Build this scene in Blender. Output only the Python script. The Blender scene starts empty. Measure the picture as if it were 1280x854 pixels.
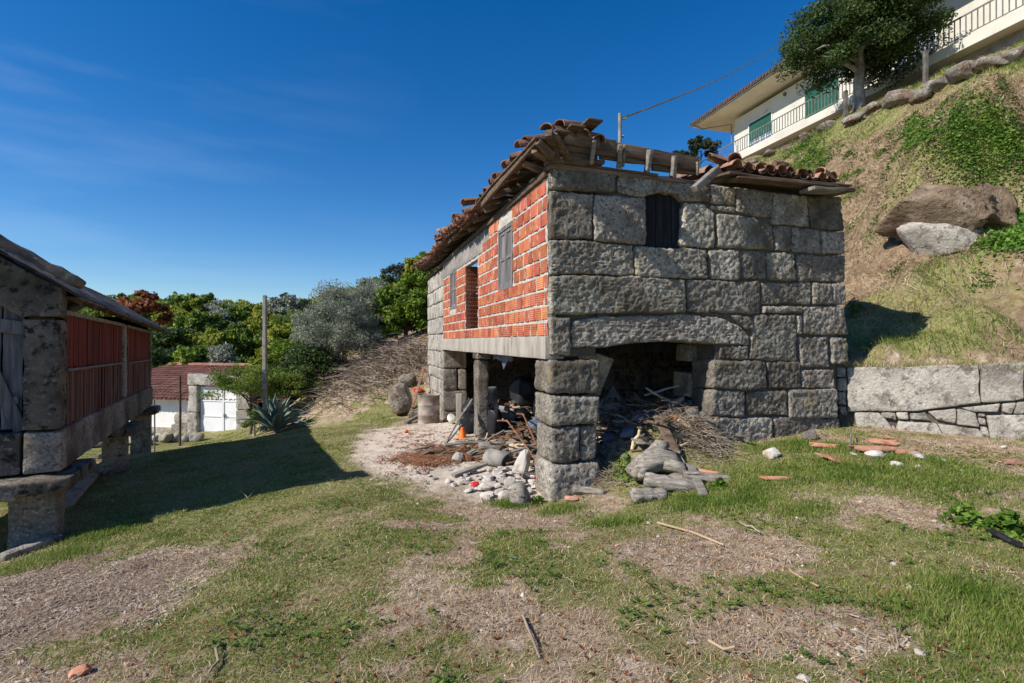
import bpy, math, random
import numpy as np
rnd = random.Random(7)
rng = np.random.default_rng(7)
PI = math.pi
R = math.radians
C = bpy.context.scene.collection
# ---------------------------------------------------------------- camera
CZ = 2.1
cam = bpy.data.cameras.new('camera'); cam.lens = 18.0; cam.sensor_width = 36.0
cam.clip_start = 0.05; cam.clip_end = 2000
camo = bpy.data.objects.new('camera', cam); C.objects.link(camo)
camo.location = (0, 0, CZ); camo.rotation_euler = (R(90), 0, 0)
bpy.context.scene.camera = camo
# ---------------------------------------------------------------- sky and sun
SUN_AZ = R(62.0)      # direction the light travels, clockwise from +Y
SUN_EL = R(39.0)
world = bpy.data.worlds.new('World'); bpy.context.scene.world = world
world.use_nodes = True
wn = world.node_tree.nodes; wl = world.node_tree.links
bg = wn['Background']
sky = wn.new('ShaderNodeTexSky'); sky.sky_type = 'NISHITA'; sky.sun_disc = False
sky.sun_elevation = SUN_EL; sky.sun_rotation = SUN_AZ + PI
sky.altitude = 300; sky.air_density = 1.0; sky.dust_density = 0.15; sky.ozone_density = 4.0
tc = wn.new('ShaderNodeTexCoord')
mp = wn.new('ShaderNodeMapping'); mp.inputs['Scale'].default_value = (1.0, 2.2, 9.0); mp.inputs['Rotation'].default_value = (0.12, 0.10, 0.5)
wl.new(tc.outputs['Generated'], mp.inputs['Vector'])
cn = wn.new('ShaderNodeTexNoise'); cn.inputs['Scale'].default_value = 1.7; cn.inputs['Detail'].default_value = 5; cn.inputs['Roughness'].default_value = 0.5
wl.new(mp.outputs[0], cn.inputs['Vector'])
cr = wn.new('ShaderNodeMapRange'); cr.inputs[1].default_value = 0.50; cr.inputs[2].default_value = 0.85
cr.inputs[3].default_value = 0.0; cr.inputs[4].default_value = 0.12
wl.new(cn.outputs[0], cr.inputs[0])
sx = wn.new('ShaderNodeSeparateXYZ'); wl.new(tc.outputs['Generated'], sx.inputs[0])
cm = wn.new('ShaderNodeMapRange'); cm.inputs[1].default_value = -0.15; cm.inputs[2].default_value = -0.62; cm.inputs[3].default_value = 0.0; cm.inputs[4].default_value = 1.0
wl.new(sx.outputs[0], cm.inputs[0])
cmul = wn.new('ShaderNodeMath'); cmul.operation = 'MULTIPLY'; wl.new(cr.outputs[0], cmul.inputs[0]); wl.new(cm.outputs[0], cmul.inputs[1])
hsv = wn.new('ShaderNodeHueSaturation'); hsv.inputs['Saturation'].default_value = 1.36; hsv.inputs['Hue'].default_value = 0.506
wl.new(sky.outputs[0], hsv.inputs['Color'])
cmix = wn.new('ShaderNodeMixRGB'); cmix.inputs['Color2'].default_value = (6.5, 7.2, 8.2, 1)
wl.new(cmul.outputs[0], cmix.inputs['Fac']); wl.new(hsv.outputs[0], cmix.inputs['Color1'])
wl.new(cmix.outputs[0], bg.inputs['Color'])
bg.inputs['Strength'].default_value = 0.105
sd = bpy.data.lights.new('sun', 'SUN'); sd.energy = 4.9; sd.angle = R(0.53); sd.color = (1.0, 0.93, 0.83)
so = bpy.data.objects.new('sun', sd); C.objects.link(so)
so.location = (-20, -10, 25)
so.rotation_euler = (R(90) - SUN_EL, 0, -SUN_AZ)
bpy.context.scene.view_settings.view_transform = 'Standard'
bpy.context.scene.view_settings.look = 'None'
bpy.context.scene.view_settings.exposure = 0.35
bpy.context.scene.view_settings.gamma = 1.0
bpy.context.scene.cycles.max_bounces = 6

# ---------------------------------------------------------------- noise
def _h(ix, iy, iz, s):
    n = (ix * 374761393 + iy * 668265263 + iz * 2147483647 + s * 1274126177) & 0xffffffff
    n = ((n ^ (n >> 13)) * 1274126177) & 0xffffffff
    n = ((n ^ (n >> 16)) * 2246822519) & 0xffffffff
    return ((n ^ (n >> 15)) & 0xffff) / 32767.5 - 1.0
def noise(P, sc=1.0, seed=0):
    P = np.asarray(P, float) * sc
    I = np.floor(P).astype(np.int64); F = P - I
    F = F * F * (3 - 2 * F)
    x, y, z = I[..., 0], I[..., 1], I[..., 2]; fx, fy, fz = F[..., 0], F[..., 1], F[..., 2]
    def l(a, b, t): return a + (b - a) * t
    return l(l(l(_h(x, y, z, seed), _h(x + 1, y, z, seed), fx), l(_h(x, y + 1, z, seed), _h(x + 1, y + 1, z, seed), fx), fy),
             l(l(_h(x, y, z + 1, seed), _h(x + 1, y, z + 1, seed), fx), l(_h(x, y + 1, z + 1, seed), _h(x + 1, y + 1, z + 1, seed), fx), fy), fz)
def fbm(P, sc=1.0, seed=0, oct=4):
    a = 1.0; t = 0; s = 0
    for k in range(oct):
        t = t + a * noise(P, sc * 2 ** k, seed + k * 17); s += a; a *= .55
    return t / s
def P3(x, y, z=0): 
    x = np.asarray(x, float); return np.stack([x, np.broadcast_to(y, x.shape), np.broadcast_to(z, x.shape)], -1)

# ---------------------------------------------------------------- mesh helpers
class MB:
    def __init__(s): s.v = []; s.f3 = []; s.f4 = []; s.n = 0
    def add(s, v, f):
        v = np.asarray(v, float).reshape(-1, 3)
        f = np.asarray(f, int)
        if len(f):
            (s.f4 if f.shape[1] == 4 else s.f3).append(f + s.n)
        s.v.append(v); s.n += len(v)
        return s
    def addm(s, v, f3, f4):
        v = np.asarray(v, float).reshape(-1, 3)
        if len(f3): s.f3.append(np.asarray(f3, int) + s.n)
        if len(f4): s.f4.append(np.asarray(f4, int) + s.n)
        s.v.append(v); s.n += len(v); return s
    def join(s, o):
        for f in o.f3: s.f3.append(f + s.n)
        for f in o.f4: s.f4.append(f + s.n)
        s.v += o.v; s.n += o.n; return s
    def xf(s, M, t=(0, 0, 0)):
        M = np.asarray(M, float); s.v = [np.concatenate(s.v) @ M.T + np.asarray(t, float)]; return s
    def mesh(s, name, m, smooth=False):
        me = bpy.data.meshes.new(name)
        v = np.concatenate(s.v) if s.v else np.zeros((0, 3))
        f4 = np.concatenate(s.f4) if s.f4 else np.zeros((0, 4), int)
        f3 = np.concatenate(s.f3) if s.f3 else np.zeros((0, 3), int)
        me.vertices.add(len(v)); me.vertices.foreach_set('co', v.astype(np.float32).ravel())
        loops = np.concatenate([f4.ravel(), f3.ravel()]).astype(np.int32)
        me.loops.add(len(loops)); me.loops.foreach_set('vertex_index', loops)
        ls = np.concatenate([np.arange(len(f4)) * 4, len(f4) * 4 + np.arange(len(f3)) * 3]).astype(np.int32)
        me.polygons.add(len(ls)); me.polygons.foreach_set('loop_start', ls)
        me.update(calc_edges=True); me.validate()
        if m is not None: me.materials.append(m)
        me.polygons.foreach_set('use_smooth', [smooth] * len(me.polygons))
        return me
    def build(s, name, m, parent=None, smooth=False, loc=None, kind=None):
        o = bpy.data.objects.new(name, s.mesh(name, m, smooth)); C.objects.link(o)
        if parent is not None: o.parent = parent
        if loc is not None: o.location = loc
        if kind: o['kind'] = kind
        return o
def tag(o, label=None, cat=None, group=None, kind=None):
    if label: o['label'] = label
    if cat: o['category'] = cat
    if group: o['group'] = group
    if kind: o['kind'] = kind
    return o
def thing(name, label, cat, loc=(0, 0, 0), rotz=0, group=None, rx=0):
    o = bpy.data.objects.new(name, None); C.objects.link(o)
    o.location = loc; o.rotation_euler = (rx, 0, rotz); o.empty_display_size = .2
    return tag(o, label, cat, group)
def solo(name, mb, m, label, cat, loc, group=None, smooth=False, rot=(0, 0, 0)):
    o = mb.build(name, m, None, smooth, loc); o.rotation_euler = rot
    return tag(o, label, cat, group)
def box(mb, x0, x1, y0, y1, z0, z1):
    v = [(x0, y0, z0), (x1, y0, z0), (x1, y1, z0), (x0, y1, z0), (x0, y0, z1), (x1, y0, z1), (x1, y1, z1), (x0, y1, z1)]
    return mb.add(v, [(0, 3, 2, 1), (4, 5, 6, 7), (0, 1, 5, 4), (1, 2, 6, 5), (2, 3, 7, 6), (3, 0, 4, 7)])
def _axis(L, r, res):
    r = min(r, L * .45)
    n = max(1, int(round((L - 2 * r) / res)))
    return np.concatenate([[0, r * .35], np.linspace(r, L - r, n + 1), [L - r * .35, L]]), r
def rbgrid(L, r, res):
    """rounded box surface; returns unit-normalised local p in [-L/2,L/2], normals, quads"""
    A = []; rr = min(r, min(L) * .45)
    for k in range(3): A.append(_axis(L[k], rr, res[k] if hasattr(res, '__len__') else res)[0])
    n = [len(a) - 1 for a in A]
    idx = {}; quads = []
    keys = []
    def face(ax, side):
        a, b = [k for k in range(3) if k != ax]
        I, J = np.meshgrid(np.arange(n[a] + 1), np.arange(n[b] + 1), indexing='ij')
        K = np.zeros(I.shape + (3,), int); K[..., a] = I; K[..., b] = J; K[..., ax] = n[ax] if side else 0
        key = K[..., 0] + K[..., 1] * 4096 + K[..., 2] * 4096 * 4096
        q = np.stack([key[:-1, :-1], key[1:, :-1], key[1:, 1:], key[:-1, 1:]], -1).reshape(-1, 4)
        flip = (side == 0) ^ (ax == 1)
        if flip: q = q[:, ::-1]
        quads.append(q); keys.append(key.ravel())
    for ax in range(3):
        face(ax, 0); face(ax, 1)
    Q = np.concatenate(quads); u, inv = np.unique(np.concatenate(keys), return_inverse=True)
    pos = np.searchsorted(u, Q)
    i = u % 4096; j = (u // 4096) % 4096; k = u // (4096 * 4096)
    p = np.stack([A[0][i] - L[0] / 2, A[1][j] - L[1] / 2, A[2][k] - L[2] / 2], -1)
    lim = np.array(L) / 2 - rr
    c = np.clip(p, -lim, lim); d = p - c
    nn = d / np.maximum(np.linalg.norm(d, axis=1, keepdims=True), 1e-9)
    return c + nn * rr, nn, pos
def rbox(mb, cx, cy, cz, lx, ly, lz, r=.01, res=.5, amp=0, nsc=8, seed=0, M=None):
    p, nn, q = rbgrid((lx, ly, lz), r, res)
    if amp: p = p + nn * (fbm(p + seed * 3.7, nsc, seed, 3) * amp)[:, None]
    if M is not None: p = p @ np.asarray(M).T
    return mb.add(p + np.array([cx, cy, cz]), q)
def rotm(rx=0, ry=0, rz=0):
    cx, sx_, cy, sy, cz, sz = math.cos(rx), math.sin(rx), math.cos(ry), math.sin(ry), math.cos(rz), math.sin(rz)
    X = np.array([[1, 0, 0], [0, cx, -sx_], [0, sx_, cx]]); Y = np.array([[cy, 0, sy], [0, 1, 0], [-sy, 0, cy]]); Z = np.array([[cz, -sz, 0], [sz, cz, 0], [0, 0, 1]])
    return Z @ Y @ X
def along(p0, p1, up=(0, 0, 1)):
    """matrix whose X axis runs p0->p1"""
    a = np.subtract(p1, p0).astype(float); L = np.linalg.norm(a); a /= L
    u = np.array(up, float); 
    if abs(a @ u) > .95: u = np.array([0, 1., 0])
    b = np.cross(u, a); b /= np.linalg.norm(b); c = np.cross(a, b)
    return np.stack([a, b, c], 1), L, (np.array(p0, float) + np.array(p1, float)) / 2
def plank(mb, p0, p1, w, t, r=.006, amp=.004, seed=0, up=(0, 0, 1), res=.12):
    M, L, c = along(p0, p1, up)
    return rbox(mb, c[0], c[1], c[2], L, w, t, r, (res, w / 3, .2), amp, 6, seed, M)
def tube(mb, path, rad, n=8, cap=True, amp=0, nsc=6, seed=0, squash=1.0):
    P = np.array(path, float); m = len(P)
    rad = np.full(m, rad, float) if np.isscalar(rad) else np.array(rad, float)
    T = np.gradient(P, axis=0); T /= np.linalg.norm(T, axis=1, keepdims=True) + 1e-9
    u = np.array([0, 0, 1.]) if abs(T[0][2]) < .9 else np.array([1., 0, 0])
    V = []
    for i in range(m):
        b = np.cross(T[i], u); b /= np.linalg.norm(b) + 1e-9; c = np.cross(b, T[i]); u = c
        a = np.arange(n) * 2 * PI / n
        ring = np.cos(a)[:, None] * b + np.sin(a)[:, None] * c * squash
        rr = rad[i]
        if amp: rr = rr * (1 + amp * fbm(ring * 1.3 + P[i] * 1.0 + seed, nsc, seed, 3))[:, None]
        V.append(P[i] + ring * rr)
    V = np.concatenate(V)
    i, j = np.meshgrid(np.arange(m - 1), np.arange(n), indexing='ij')
    a = i * n + j; b = i * n + (j + 1) % n
    f4 = np.stack([a, b, b + n, a + n], -1).reshape(-1, 4)
    f3 = []
    if cap:
        V = np.concatenate([V, [P[0], P[-1]]]); k0 = m * n; k1 = k0 + 1
        for j in range(n):
            f3.append((k0, (j + 1) % n, j)); f3.append((k1, (m - 1) * n + j, (m - 1) * n + (j + 1) % n))
    return mb.addm(V, f3, f4)
def curve(p0, p1, n=8, sag=0, wob=0, seed=0):
    t = np.linspace(0, 1, n)[:, None]; p = np.array(p0) * (1 - t) + np.array(p1) * t
    p[:, 2] -= 4 * sag * (t * (1 - t))[:, 0]
    if wob:
        w = np.stack([noise(P3(t[:, 0] * 3, seed, k * 5.), 1, seed + k) for k in range(3)], -1) * wob
        p = p + w * np.minimum(1, 6 * t * (1 - t) + .3)
    return p
def rock(mb, c, d, seed=0, n=10, amp=.25, nsc=1.4, M=None, cuts=9):
    th = np.linspace(0, PI, n + 1); ph = np.arange(2 * n) * PI / n
    T, F = np.meshgrid(th, ph, indexing='ij')
    p = np.stack([np.sin(T) * np.cos(F), np.sin(T) * np.sin(F), np.cos(T)], -1).reshape(-1, 3)
    p = np.sign(p) * np.abs(p) ** .75
    p = p * (1 + amp * fbm(p + seed * 5.3, nsc, seed, 4))[:, None]
    g_ = np.random.default_rng(seed + 5)
    for _ in range(cuts):
        nn = g_.normal(size=3); nn /= np.linalg.norm(nn); e = np.maximum(0, p @ nn - g_.uniform(.55, .85))
        p = p - e[:, None] * nn * .92
    if n > 9: p = p + .035 * fbm(p + seed, 7, seed + 2, 3)[:, None] * p
    p = p * np.array(d) / 2
    if M is not None: p = p @ np.asarray(M).T
    i, j = np.meshgrid(np.arange(n), np.arange(2 * n), indexing='ij')
    a = i * 2 * n + j; b = i * 2 * n + (j + 1) % (2 * n)
    f = np.stack([a, a + 2 * n, b + 2 * n, b], -1).reshape(-1, 4)
    return mb.add(p + np.array(c), f)
def block(mb, top, bot, v0, v1, r=.035, res=.045, amp=.012, nsc=9, seed=0, gap=.008, wob=.012):
    """stone in a wall frame: top / bot are polylines of (u, z); v is depth"""
    top = np.array(top, float); bot = np.array(bot, float)
    Lu = (np.linalg.norm(top[-1] - top[0]) + np.linalg.norm(bot[-1] - bot[0])) / 2
    Lz = (np.linalg.norm(top[0] - bot[0]) + np.linalg.norm(top[-1] - bot[-1])) / 2
    mid = np.linalg.norm(top[len(top) // 2] - bot[len(bot) // 2]); Lz = max(Lz, mid * .8)
    Lv = v1 - v0
    p, nn, q = rbgrid((Lu, Lv, Lz), r, (res, res * 2.2, res))
    def ev(pl, s):
        d = np.concatenate([[0], np.cumsum(np.linalg.norm(np.diff(pl, axis=0), axis=1))]); d /= d[-1]
        return np.stack([np.interp(s, d, pl[:, 0]), np.interp(s, d, pl[:, 1])], -1)
    s = (p[:, 0] / Lu) * (1 - 2 * gap / Lu) + .5; t = (p[:, 2] / Lz) * (1 - 2 * gap / Lz) + .5
    B = ev(bot, s); T = ev(top, s)
    UZ = B + (T - B) * t[:, None]
    X = np.stack([UZ[:, 0], v0 + p[:, 1] + Lv / 2, UZ[:, 1]], -1)
    if wob:
        X[:, 0] += wob * noise(X, 5, 91); X[:, 2] += wob * noise(X, 5, 57)
    if amp:
        f = fbm(X, nsc, 5, 3) * .55 + np.abs(noise(X, nsc * 1.9, 8)) * -.9 + .25 + .5 * noise(X + seed, 2.2, 3)
        X = X + nn * (f * amp)[:, None]
    return mb.add(X, q)

# ---------------------------------------------------------------- materials
def mk(name):
    m = bpy.data.materials.new(name); m.use_nodes = True
    nt = m.node_tree; return m, nt, nt.nodes, nt.links, nt.nodes['Principled BSDF']
def nmat(name, cols, sc=4, detail=5, rough=.9, bsc=30, bstr=.4, bdist=.01, var=0, spots=None, stretch=None, stain=None, spec=.25, hue=0, island=0, metal=0, pos=None):
    """colour = noise ramp through cols, plus speckle (spots: (colour, scale, lo, hi)), plus per-object/island value variation"""
    m, nt, N, L, b = mk(name)
    tcn = N.new('ShaderNodeTexCoord'); mpn = N.new('ShaderNodeMapping'); L.new(tcn.outputs['Object'], mpn.inputs['Vector'])
    if stretch: mpn.inputs['Scale'].default_value = stretch
    oi = N.new('ShaderNodeObjectInfo')
    off = N.new('ShaderNodeVectorMath'); off.operation = 'SCALE'; off.inputs[0].default_value = (37, 17, 29)
    L.new(oi.outputs['Random'], off.inputs['Scale'])
    ad = N.new('ShaderNodeVectorMath'); ad.operation = 'ADD'; L.new(mpn.outputs[0], ad.inputs[0]); L.new(off.outputs[0], ad.inputs[1])
    vec = ad.outputs[0]
    n1 = N.new('ShaderNodeTexNoise'); n1.inputs['Scale'].default_value = sc; n1.inputs['Detail'].default_value = detail; n1.inputs['Roughness'].default_value = .6
    L.new(vec, n1.inputs['Vector'])
    rp = N.new('ShaderNodeValToRGB'); el = rp.color_ramp.elements
    k = len(cols)
    ps = pos or [.28 + .44 * i / max(1, k - 1) for i in range(k)]
    while len(el) < k: el.new(.5)
    for i in range(k): el[i].position = ps[i]; el[i].color = (*cols[i], 1)
    L.new(n1.outputs[0], rp.inputs[0]); col = rp.outputs[0]
    for sp in (spots or []):
        c, s2, lo, hi = sp
        n2 = N.new('ShaderNodeTexNoise'); n2.inputs['Scale'].default_value = s2; n2.inputs['Detail'].default_value = 4; n2.inputs['Roughness'].default_value = .65
        L.new(vec, n2.inputs['Vector'])
        mr = N.new('ShaderNodeMapRange'); mr.inputs[1].default_value = lo; mr.inputs[2].default_value = hi; L.new(n2.outputs[0], mr.inputs[0])
        mx = N.new('ShaderNodeMixRGB'); L.new(mr.outputs[0], mx.inputs[0]); L.new(col, mx.inputs[1]); mx.inputs[2].default_value = (*c, 1)
        col = mx.outputs[0]
    if var or island or hue:
        hs = N.new('ShaderNodeHueSaturation')
        src = oi.outputs['Random']
        if island:
            ge = N.new('ShaderNodeNewGeometry'); src = ge.outputs['Random Per Island']
        mr = N.new('ShaderNodeMapRange'); a = var or island
        mr.inputs[3].default_value = 1 - a; mr.inputs[4].default_value = 1 + a; L.new(src, mr.inputs[0]); L.new(mr.outputs[0], hs.inputs['Value'])
        if hue:
            wnn = N.new('ShaderNodeTexWhiteNoise'); wnn.noise_dimensions = '1D'; L.new(src, wnn.inputs['W'])
            mh = N.new('ShaderNodeMapRange'); mh.inputs[3].default_value = .5 - hue; mh.inputs[4].default_value = .5 + hue; L.new(wnn.outputs[0], mh.inputs[0]); L.new(mh.outputs[0], hs.inputs['Hue'])
        L.new(col, hs.inputs['Color']); col = hs.outputs[0]
    L.new(col, b.inputs['Base Color'])
    b.inputs['Roughness'].default_value = rough; b.inputs['Metallic'].default_value = metal
    b.inputs['Specular IOR Level'].default_value = spec
    if bstr:
        n3 = N.new('ShaderNodeTexNoise'); n3.inputs['Scale'].default_value = bsc; n3.inputs['Detail'].default_value = 6; n3.inputs['Roughness'].default_value = .65
        L.new(vec, n3.inputs['Vector'])
        bp = N.new('ShaderNodeBump'); bp.inputs['Strength'].default_value = bstr; bp.inputs['Distance'].default_value = bdist
        L.new(n3.outputs[0], bp.inputs['Height']); L.new(bp.outputs[0], b.inputs['Normal'])
    return m
def leafmat(name, c1, c2, c3, isl=.35, trans=.35, nsc=.8):
    m, nt, N, L, b = mk(name)
    tcn = N.new('ShaderNodeTexCoord'); n1 = N.new('ShaderNodeTexNoise'); n1.inputs['Scale'].default_value = nsc; n1.inputs['Detail'].default_value = 3
    L.new(tcn.outputs['Object'], n1.inputs['Vector'])
    ge = N.new('ShaderNodeNewGeometry')
    ma = N.new('ShaderNodeMath'); ma.operation = 'MULTIPLY_ADD'; L.new(ge.outputs['Random Per Island'], ma.inputs[0]); ma.inputs[1].default_value = .5; L.new(n1.outputs[0], ma.inputs[2])
    ms = N.new('ShaderNodeMath'); ms.operation = 'SUBTRACT'; L.new(ma.outputs[0], ms.inputs[0]); ms.inputs[1].default_value = .25
    rp = N.new('ShaderNodeValToRGB'); el = rp.color_ramp.elements; el.new(.5)
    for i, (c, p) in enumerate(((c1, .25), (c2, .5), (c3, .78))): el[i].position = p; el[i].color = (*c, 1)
    L.new(ms.outputs[0], rp.inputs[0])
    L.new(rp.outputs[0], b.inputs['Base Color']); b.inputs['Roughness'].default_value = .6; b.inputs['Specular IOR Level'].default_value = .25
    tr = N.new('ShaderNodeBsdfTranslucent'); L.new(rp.outputs[0], tr.inputs['Color'])
    mx = N.new('ShaderNodeMixShader'); mx.inputs[0].default_value = trans
    L.new(b.outputs[0], mx.inputs[1]); L.new(tr.outputs[0], mx.inputs[2]); L.new(mx.outputs[0], N['Material Output'].inputs[0])
    return m
M = {}
M['granite'] = nmat('granite', [(.20, .172, .135), (.32, .285, .235), (.43, .395, .335)], 1.6, 7, .95, 30, 1.0, .035, var=.30, hue=.008,
    spots=[((.46, .43, .37), 1.3, .56, .70), ((.075, .062, .048), 19, .47, .68), ((.62, .59, .53), 30, .56, .70), ((.12, .10, .075), 1.0, .50, .66), ((.36, .28, .17), 1.9, .60, .74)])
M['granite_light'] = nmat('granite_light', [(.26, .235, .20), (.41, .38, .33), (.50, .465, .405)], 1.6, 7, .95, 22, 1.0, .03, var=.12,
    spots=[((.15, .13, .11), 4, .50, .66), ((.12, .105, .09), 14, .55, .70), ((.62, .60, .55), 22, .58, .7), ((.20, .18, .16), .9, .52, .66)])
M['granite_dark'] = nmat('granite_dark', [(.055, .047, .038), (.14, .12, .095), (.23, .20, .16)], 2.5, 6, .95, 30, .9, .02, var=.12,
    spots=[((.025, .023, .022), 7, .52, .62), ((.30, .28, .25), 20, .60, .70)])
M['rock'] = nmat('rock', [(.12, .10, .08), (.24, .215, .18), (.38, .35, .31)], 2.5, 7, .95, 14, 1.0, .06, spots=[((.15, .095, .055), 1.6, .48, .6), ((.05, .045, .04), 9, .56, .66), ((.50, .48, .45), 14, .58, .68)])
M['mortar'] = nmat('mortar', [(.30, .28, .25), (.44, .42, .38), (.52, .50, .46)], 5, 5, .95, 40, .7, .01)
M['joint'] = nmat('joint', [(.05, .045, .038), (.10, .09, .075), (.16, .14, .115)], 4, 5, 1, 25, .7, .02)
M['brick'] = nmat('brick', [(.27, .070, .040), (.43, .12, .058), (.52, .22, .11)], 2.2, 4, .9, 30, .2, .004, var=.22, hue=.012, spots=[((.48, .40, .33), 7, .60, .74), ((.20, .07, .045), 3, .58, .72)])
# horizontal grooves of the hollow bricks
nt = M['brick'].node_tree; N = nt.nodes; L = nt.links
wv = N.new('ShaderNodeTexWave'); wv.bands_direction = 'Z'; wv.inputs['Scale'].default_value = 10.5; wv.inputs['Distortion'].default_value = .4
tcn = N.new('ShaderNodeTexCoord'); L.new(tcn.outputs['Object'], wv.inputs['Vector'])
b2 = N.new('ShaderNodeBump'); b2.inputs['Strength'].default_value = .8; b2.inputs['Distance'].default_value = .005
L.new(wv.outputs[1], b2.inputs['Height']); old = N['Principled BSDF'].inputs['Normal'].links[0].from_socket
L.new(old, b2.inputs['Normal']); L.new(b2.outputs[0], N['Principled BSDF'].inputs['Normal'])
M['concrete'] = nmat('concrete', [(.24, .215, .175), (.36, .33, .28), (.44, .41, .36)], 2.5, 6, .95, 22, .5, .01, stretch=(2.2, 2.2, .5), spots=[((.10, .085, .065), 3.2, .58, .74)])
M['plaster_old'] = nmat('plaster_old', [(.16, .145, .13), (.25, .23, .21), (.36, .34, .31)], 3, 6, .95, 25, .5, .01)
M['wood_grey'] = nmat('wood_grey', [(.11, .095, .08), (.22, .20, .175), (.34, .32, .29)], 5, 6, .9, 20, .7, .01, stretch=(.35, 4, 4), var=.18)
M['wood_old'] = nmat('wood_old', [(.05, .035, .025), (.13, .09, .062), (.22, .165, .12)], 5, 6, .9, 20, .7, .012, stretch=(.4, 4, 4), var=.25)
M['wood_log'] = nmat('wood_log', [(.12, .10, .085), (.32, .285, .24), (.52, .48, .42)], 6, 7, .95, 26, 1.0, .02, stretch=(.8, 5, 5), var=.15, spots=[((.05, .04, .035), 5, .58, .68)])
M['wood_v'] = nmat('wood_v', [(.07, .065, .065), (.17, .16, .16), (.28, .265, .26)], 4, 6, .9, 24, .8, .01, stretch=(5, 5, .35), var=.2)
M['wood_fresh'] = nmat('wood_fresh', [(.42, .30, .17), (.58, .44, .28), (.66, .53, .36)], 6, 4, .8, 30, .4, .005, var=.15)
M['red_board'] = nmat('red_board', [(.07, .018, .012), (.17, .030, .016), (.24, .050, .026)], 3, 5, .85, 26, .6, .008, stretch=(5, 5, .3), var=.22, spots=[((.10, .07, .055), 5, .60, .74)])
M['red_worn'] = nmat('red_worn', [(.06, .035, .026), (.14, .050, .033), (.20, .12, .09)], 3, 5, .9, 26, .7, .008, stretch=(6, 6, .3), var=.3, spots=[((.22, .19, .155), 4, .52, .66)])
M['tile'] = nmat('tile', [(.12, .065, .045), (.23, .12, .08), (.35, .22, .155)], 4, 6, .9, 30, .5, .006, var=.28, hue=.012, spots=[((.08, .07, .055), 7, .56, .68), ((.45, .40, .33), 11, .62, .72)])
M['tile_far'] = nmat('tile_far', [(.20, .085, .06), (.30, .14, .10), (.38, .23, .18)], 2, 6, .9, 20, .3, .01, island=.2, spots=[((.10, .07, .06), 2.5, .58, .7)])
M['slate'] = nmat('slate', [(.05, .045, .04), (.11, .10, .09), (.22, .20, .18)], 3, 6, .95, 20, .8, .015, var=.2)
M['white_wall'] = nmat('white_wall', [(.66, .65, .62), (.78, .77, .74), (.80, .79, .77)], 1.2, 5, .9, 20, .2, .004, spots=[((.42, .40, .37), 2.5, .62, .8)])
M['white_gate'] = nmat('white_gate', [(.68, .69, .70), (.78, .79, .80), (.80, .81, .82)], 2, 5, .55, 10, .1, .004, spots=[((.4, .36, .3), 6, .68, .78)])
M['cream'] = nmat('cream', [(.50, .475, .41), (.58, .555, .485), (.63, .61, .54)], .8, 5, .85, 10, .05, .003, spots=[((.40, .37, .31), 1.5, .60, .80)])
M['cream_soffit'] = nmat('cream_soffit', [(.62, .55, .42), (.70, .63, .50), (.74, .68, .55)], .8, 3, .9, 10, .05, .003)
M['green_shutter'] = nmat('green_shutter', [(.012, .07, .045), (.018, .09, .06), (.025, .11, .07)], 1.5, 3, .6, 10, .05, .003)
M['rail_dark'] = nmat('rail_dark', [(.10, .11, .11), (.16, .17, .17), (.22, .23, .23)], 3, 3, .5, 10, .05, .003)
M['rail_white'] = nmat('rail_white', [(.62, .62, .60), (.70, .70, .68), (.74, .74, .72)], 3, 3, .6, 10, .05, .003)
M['roof_dark'] = nmat('roof_dark', [(.06, .045, .04), (.12, .08, .065), (.17, .12, .10)], 3, 4, .9, 15, .3, .01)
M['glass'] = nmat('glass', [(.10, .13, .17), (.14, .18, .24), (.2, .25, .32)], 1, 2, .12, 10, 0, 0, spec=.6)
M['glass_dark'] = nmat('glass_dark', [(.02, .022, .025), (.035, .038, .042), (.05, .055, .06)], 2, 2, .25, 10, 0, 0, spec=.5)
M['pole'] = nmat('pole', [(.16, .15, .135), (.27, .255, .23), (.34, .32, .29)], 6, 5, .9, 40, .5, .006)
M['metal'] = nmat('metal', [(.30, .31, .33), (.45, .46, .48), (.55, .56, .58)], 5, 4, .4, 20, .15, .004, metal=.8, spots=[((.22, .13, .08), 6, .6, .72)])
M['rust'] = nmat('rust', [(.10, .045, .025), (.22, .10, .05), (.34, .17, .09)], 8, 5, .9, 40, .4, .004, var=.15)
M['drum'] = nmat('drum', [(.10, .06, .045), (.30, .25, .21), (.52, .48, .44)], 3.2, 6, .85, 20, .4, .01, spots=[((.45, .14, .07), 4, .60, .66), ((.06, .045, .04), 5, .60, .70)])
M['chalk'] = nmat('chalk', [(.34, .30, .25), (.50, .46, .41), (.62, .59, .54)], 3, 5, .95, 25, .5, .01, var=.12, island=0, spots=[((.36, .28, .21), 5, .6, .72)])
M['rubble'] = nmat('rubble', [(.24, .20, .165), (.42, .38, .33), (.60, .56, .51)], 4, 5, .95, 25, .5, .01, var=.2)
M['red_plastic'] = nmat('red_plastic', [(.45, .012, .015), (.58, .02, .02), (.62, .04, .03)], 6, 3, .4, 10, 0, 0)
M['orange'] = nmat('orange', [(.70, .10, .015), (.80, .16, .02), (.85, .22, .04)], 6, 3, .5, 10, 0, 0)
M['terracotta'] = nmat('terracotta', [(.34, .13, .075), (.50, .23, .14), (.60, .35, .25)], 8, 5, .9, 30, .6, .006, var=.25, spots=[((.30, .25, .20), 9, .54, .68)])
M['black_plastic'] = nmat('black_plastic', [(.010, .010, .011), (.022, .022, .025), (.04, .04, .045)], 3, 4, .45, 14, .4, .02)
M['grey_plastic'] = nmat('grey_plastic', [(.13, .15, .155), (.19, .21, .22), (.25, .27, .28)], 3, 4, .55, 10, .1, .005)
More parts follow.
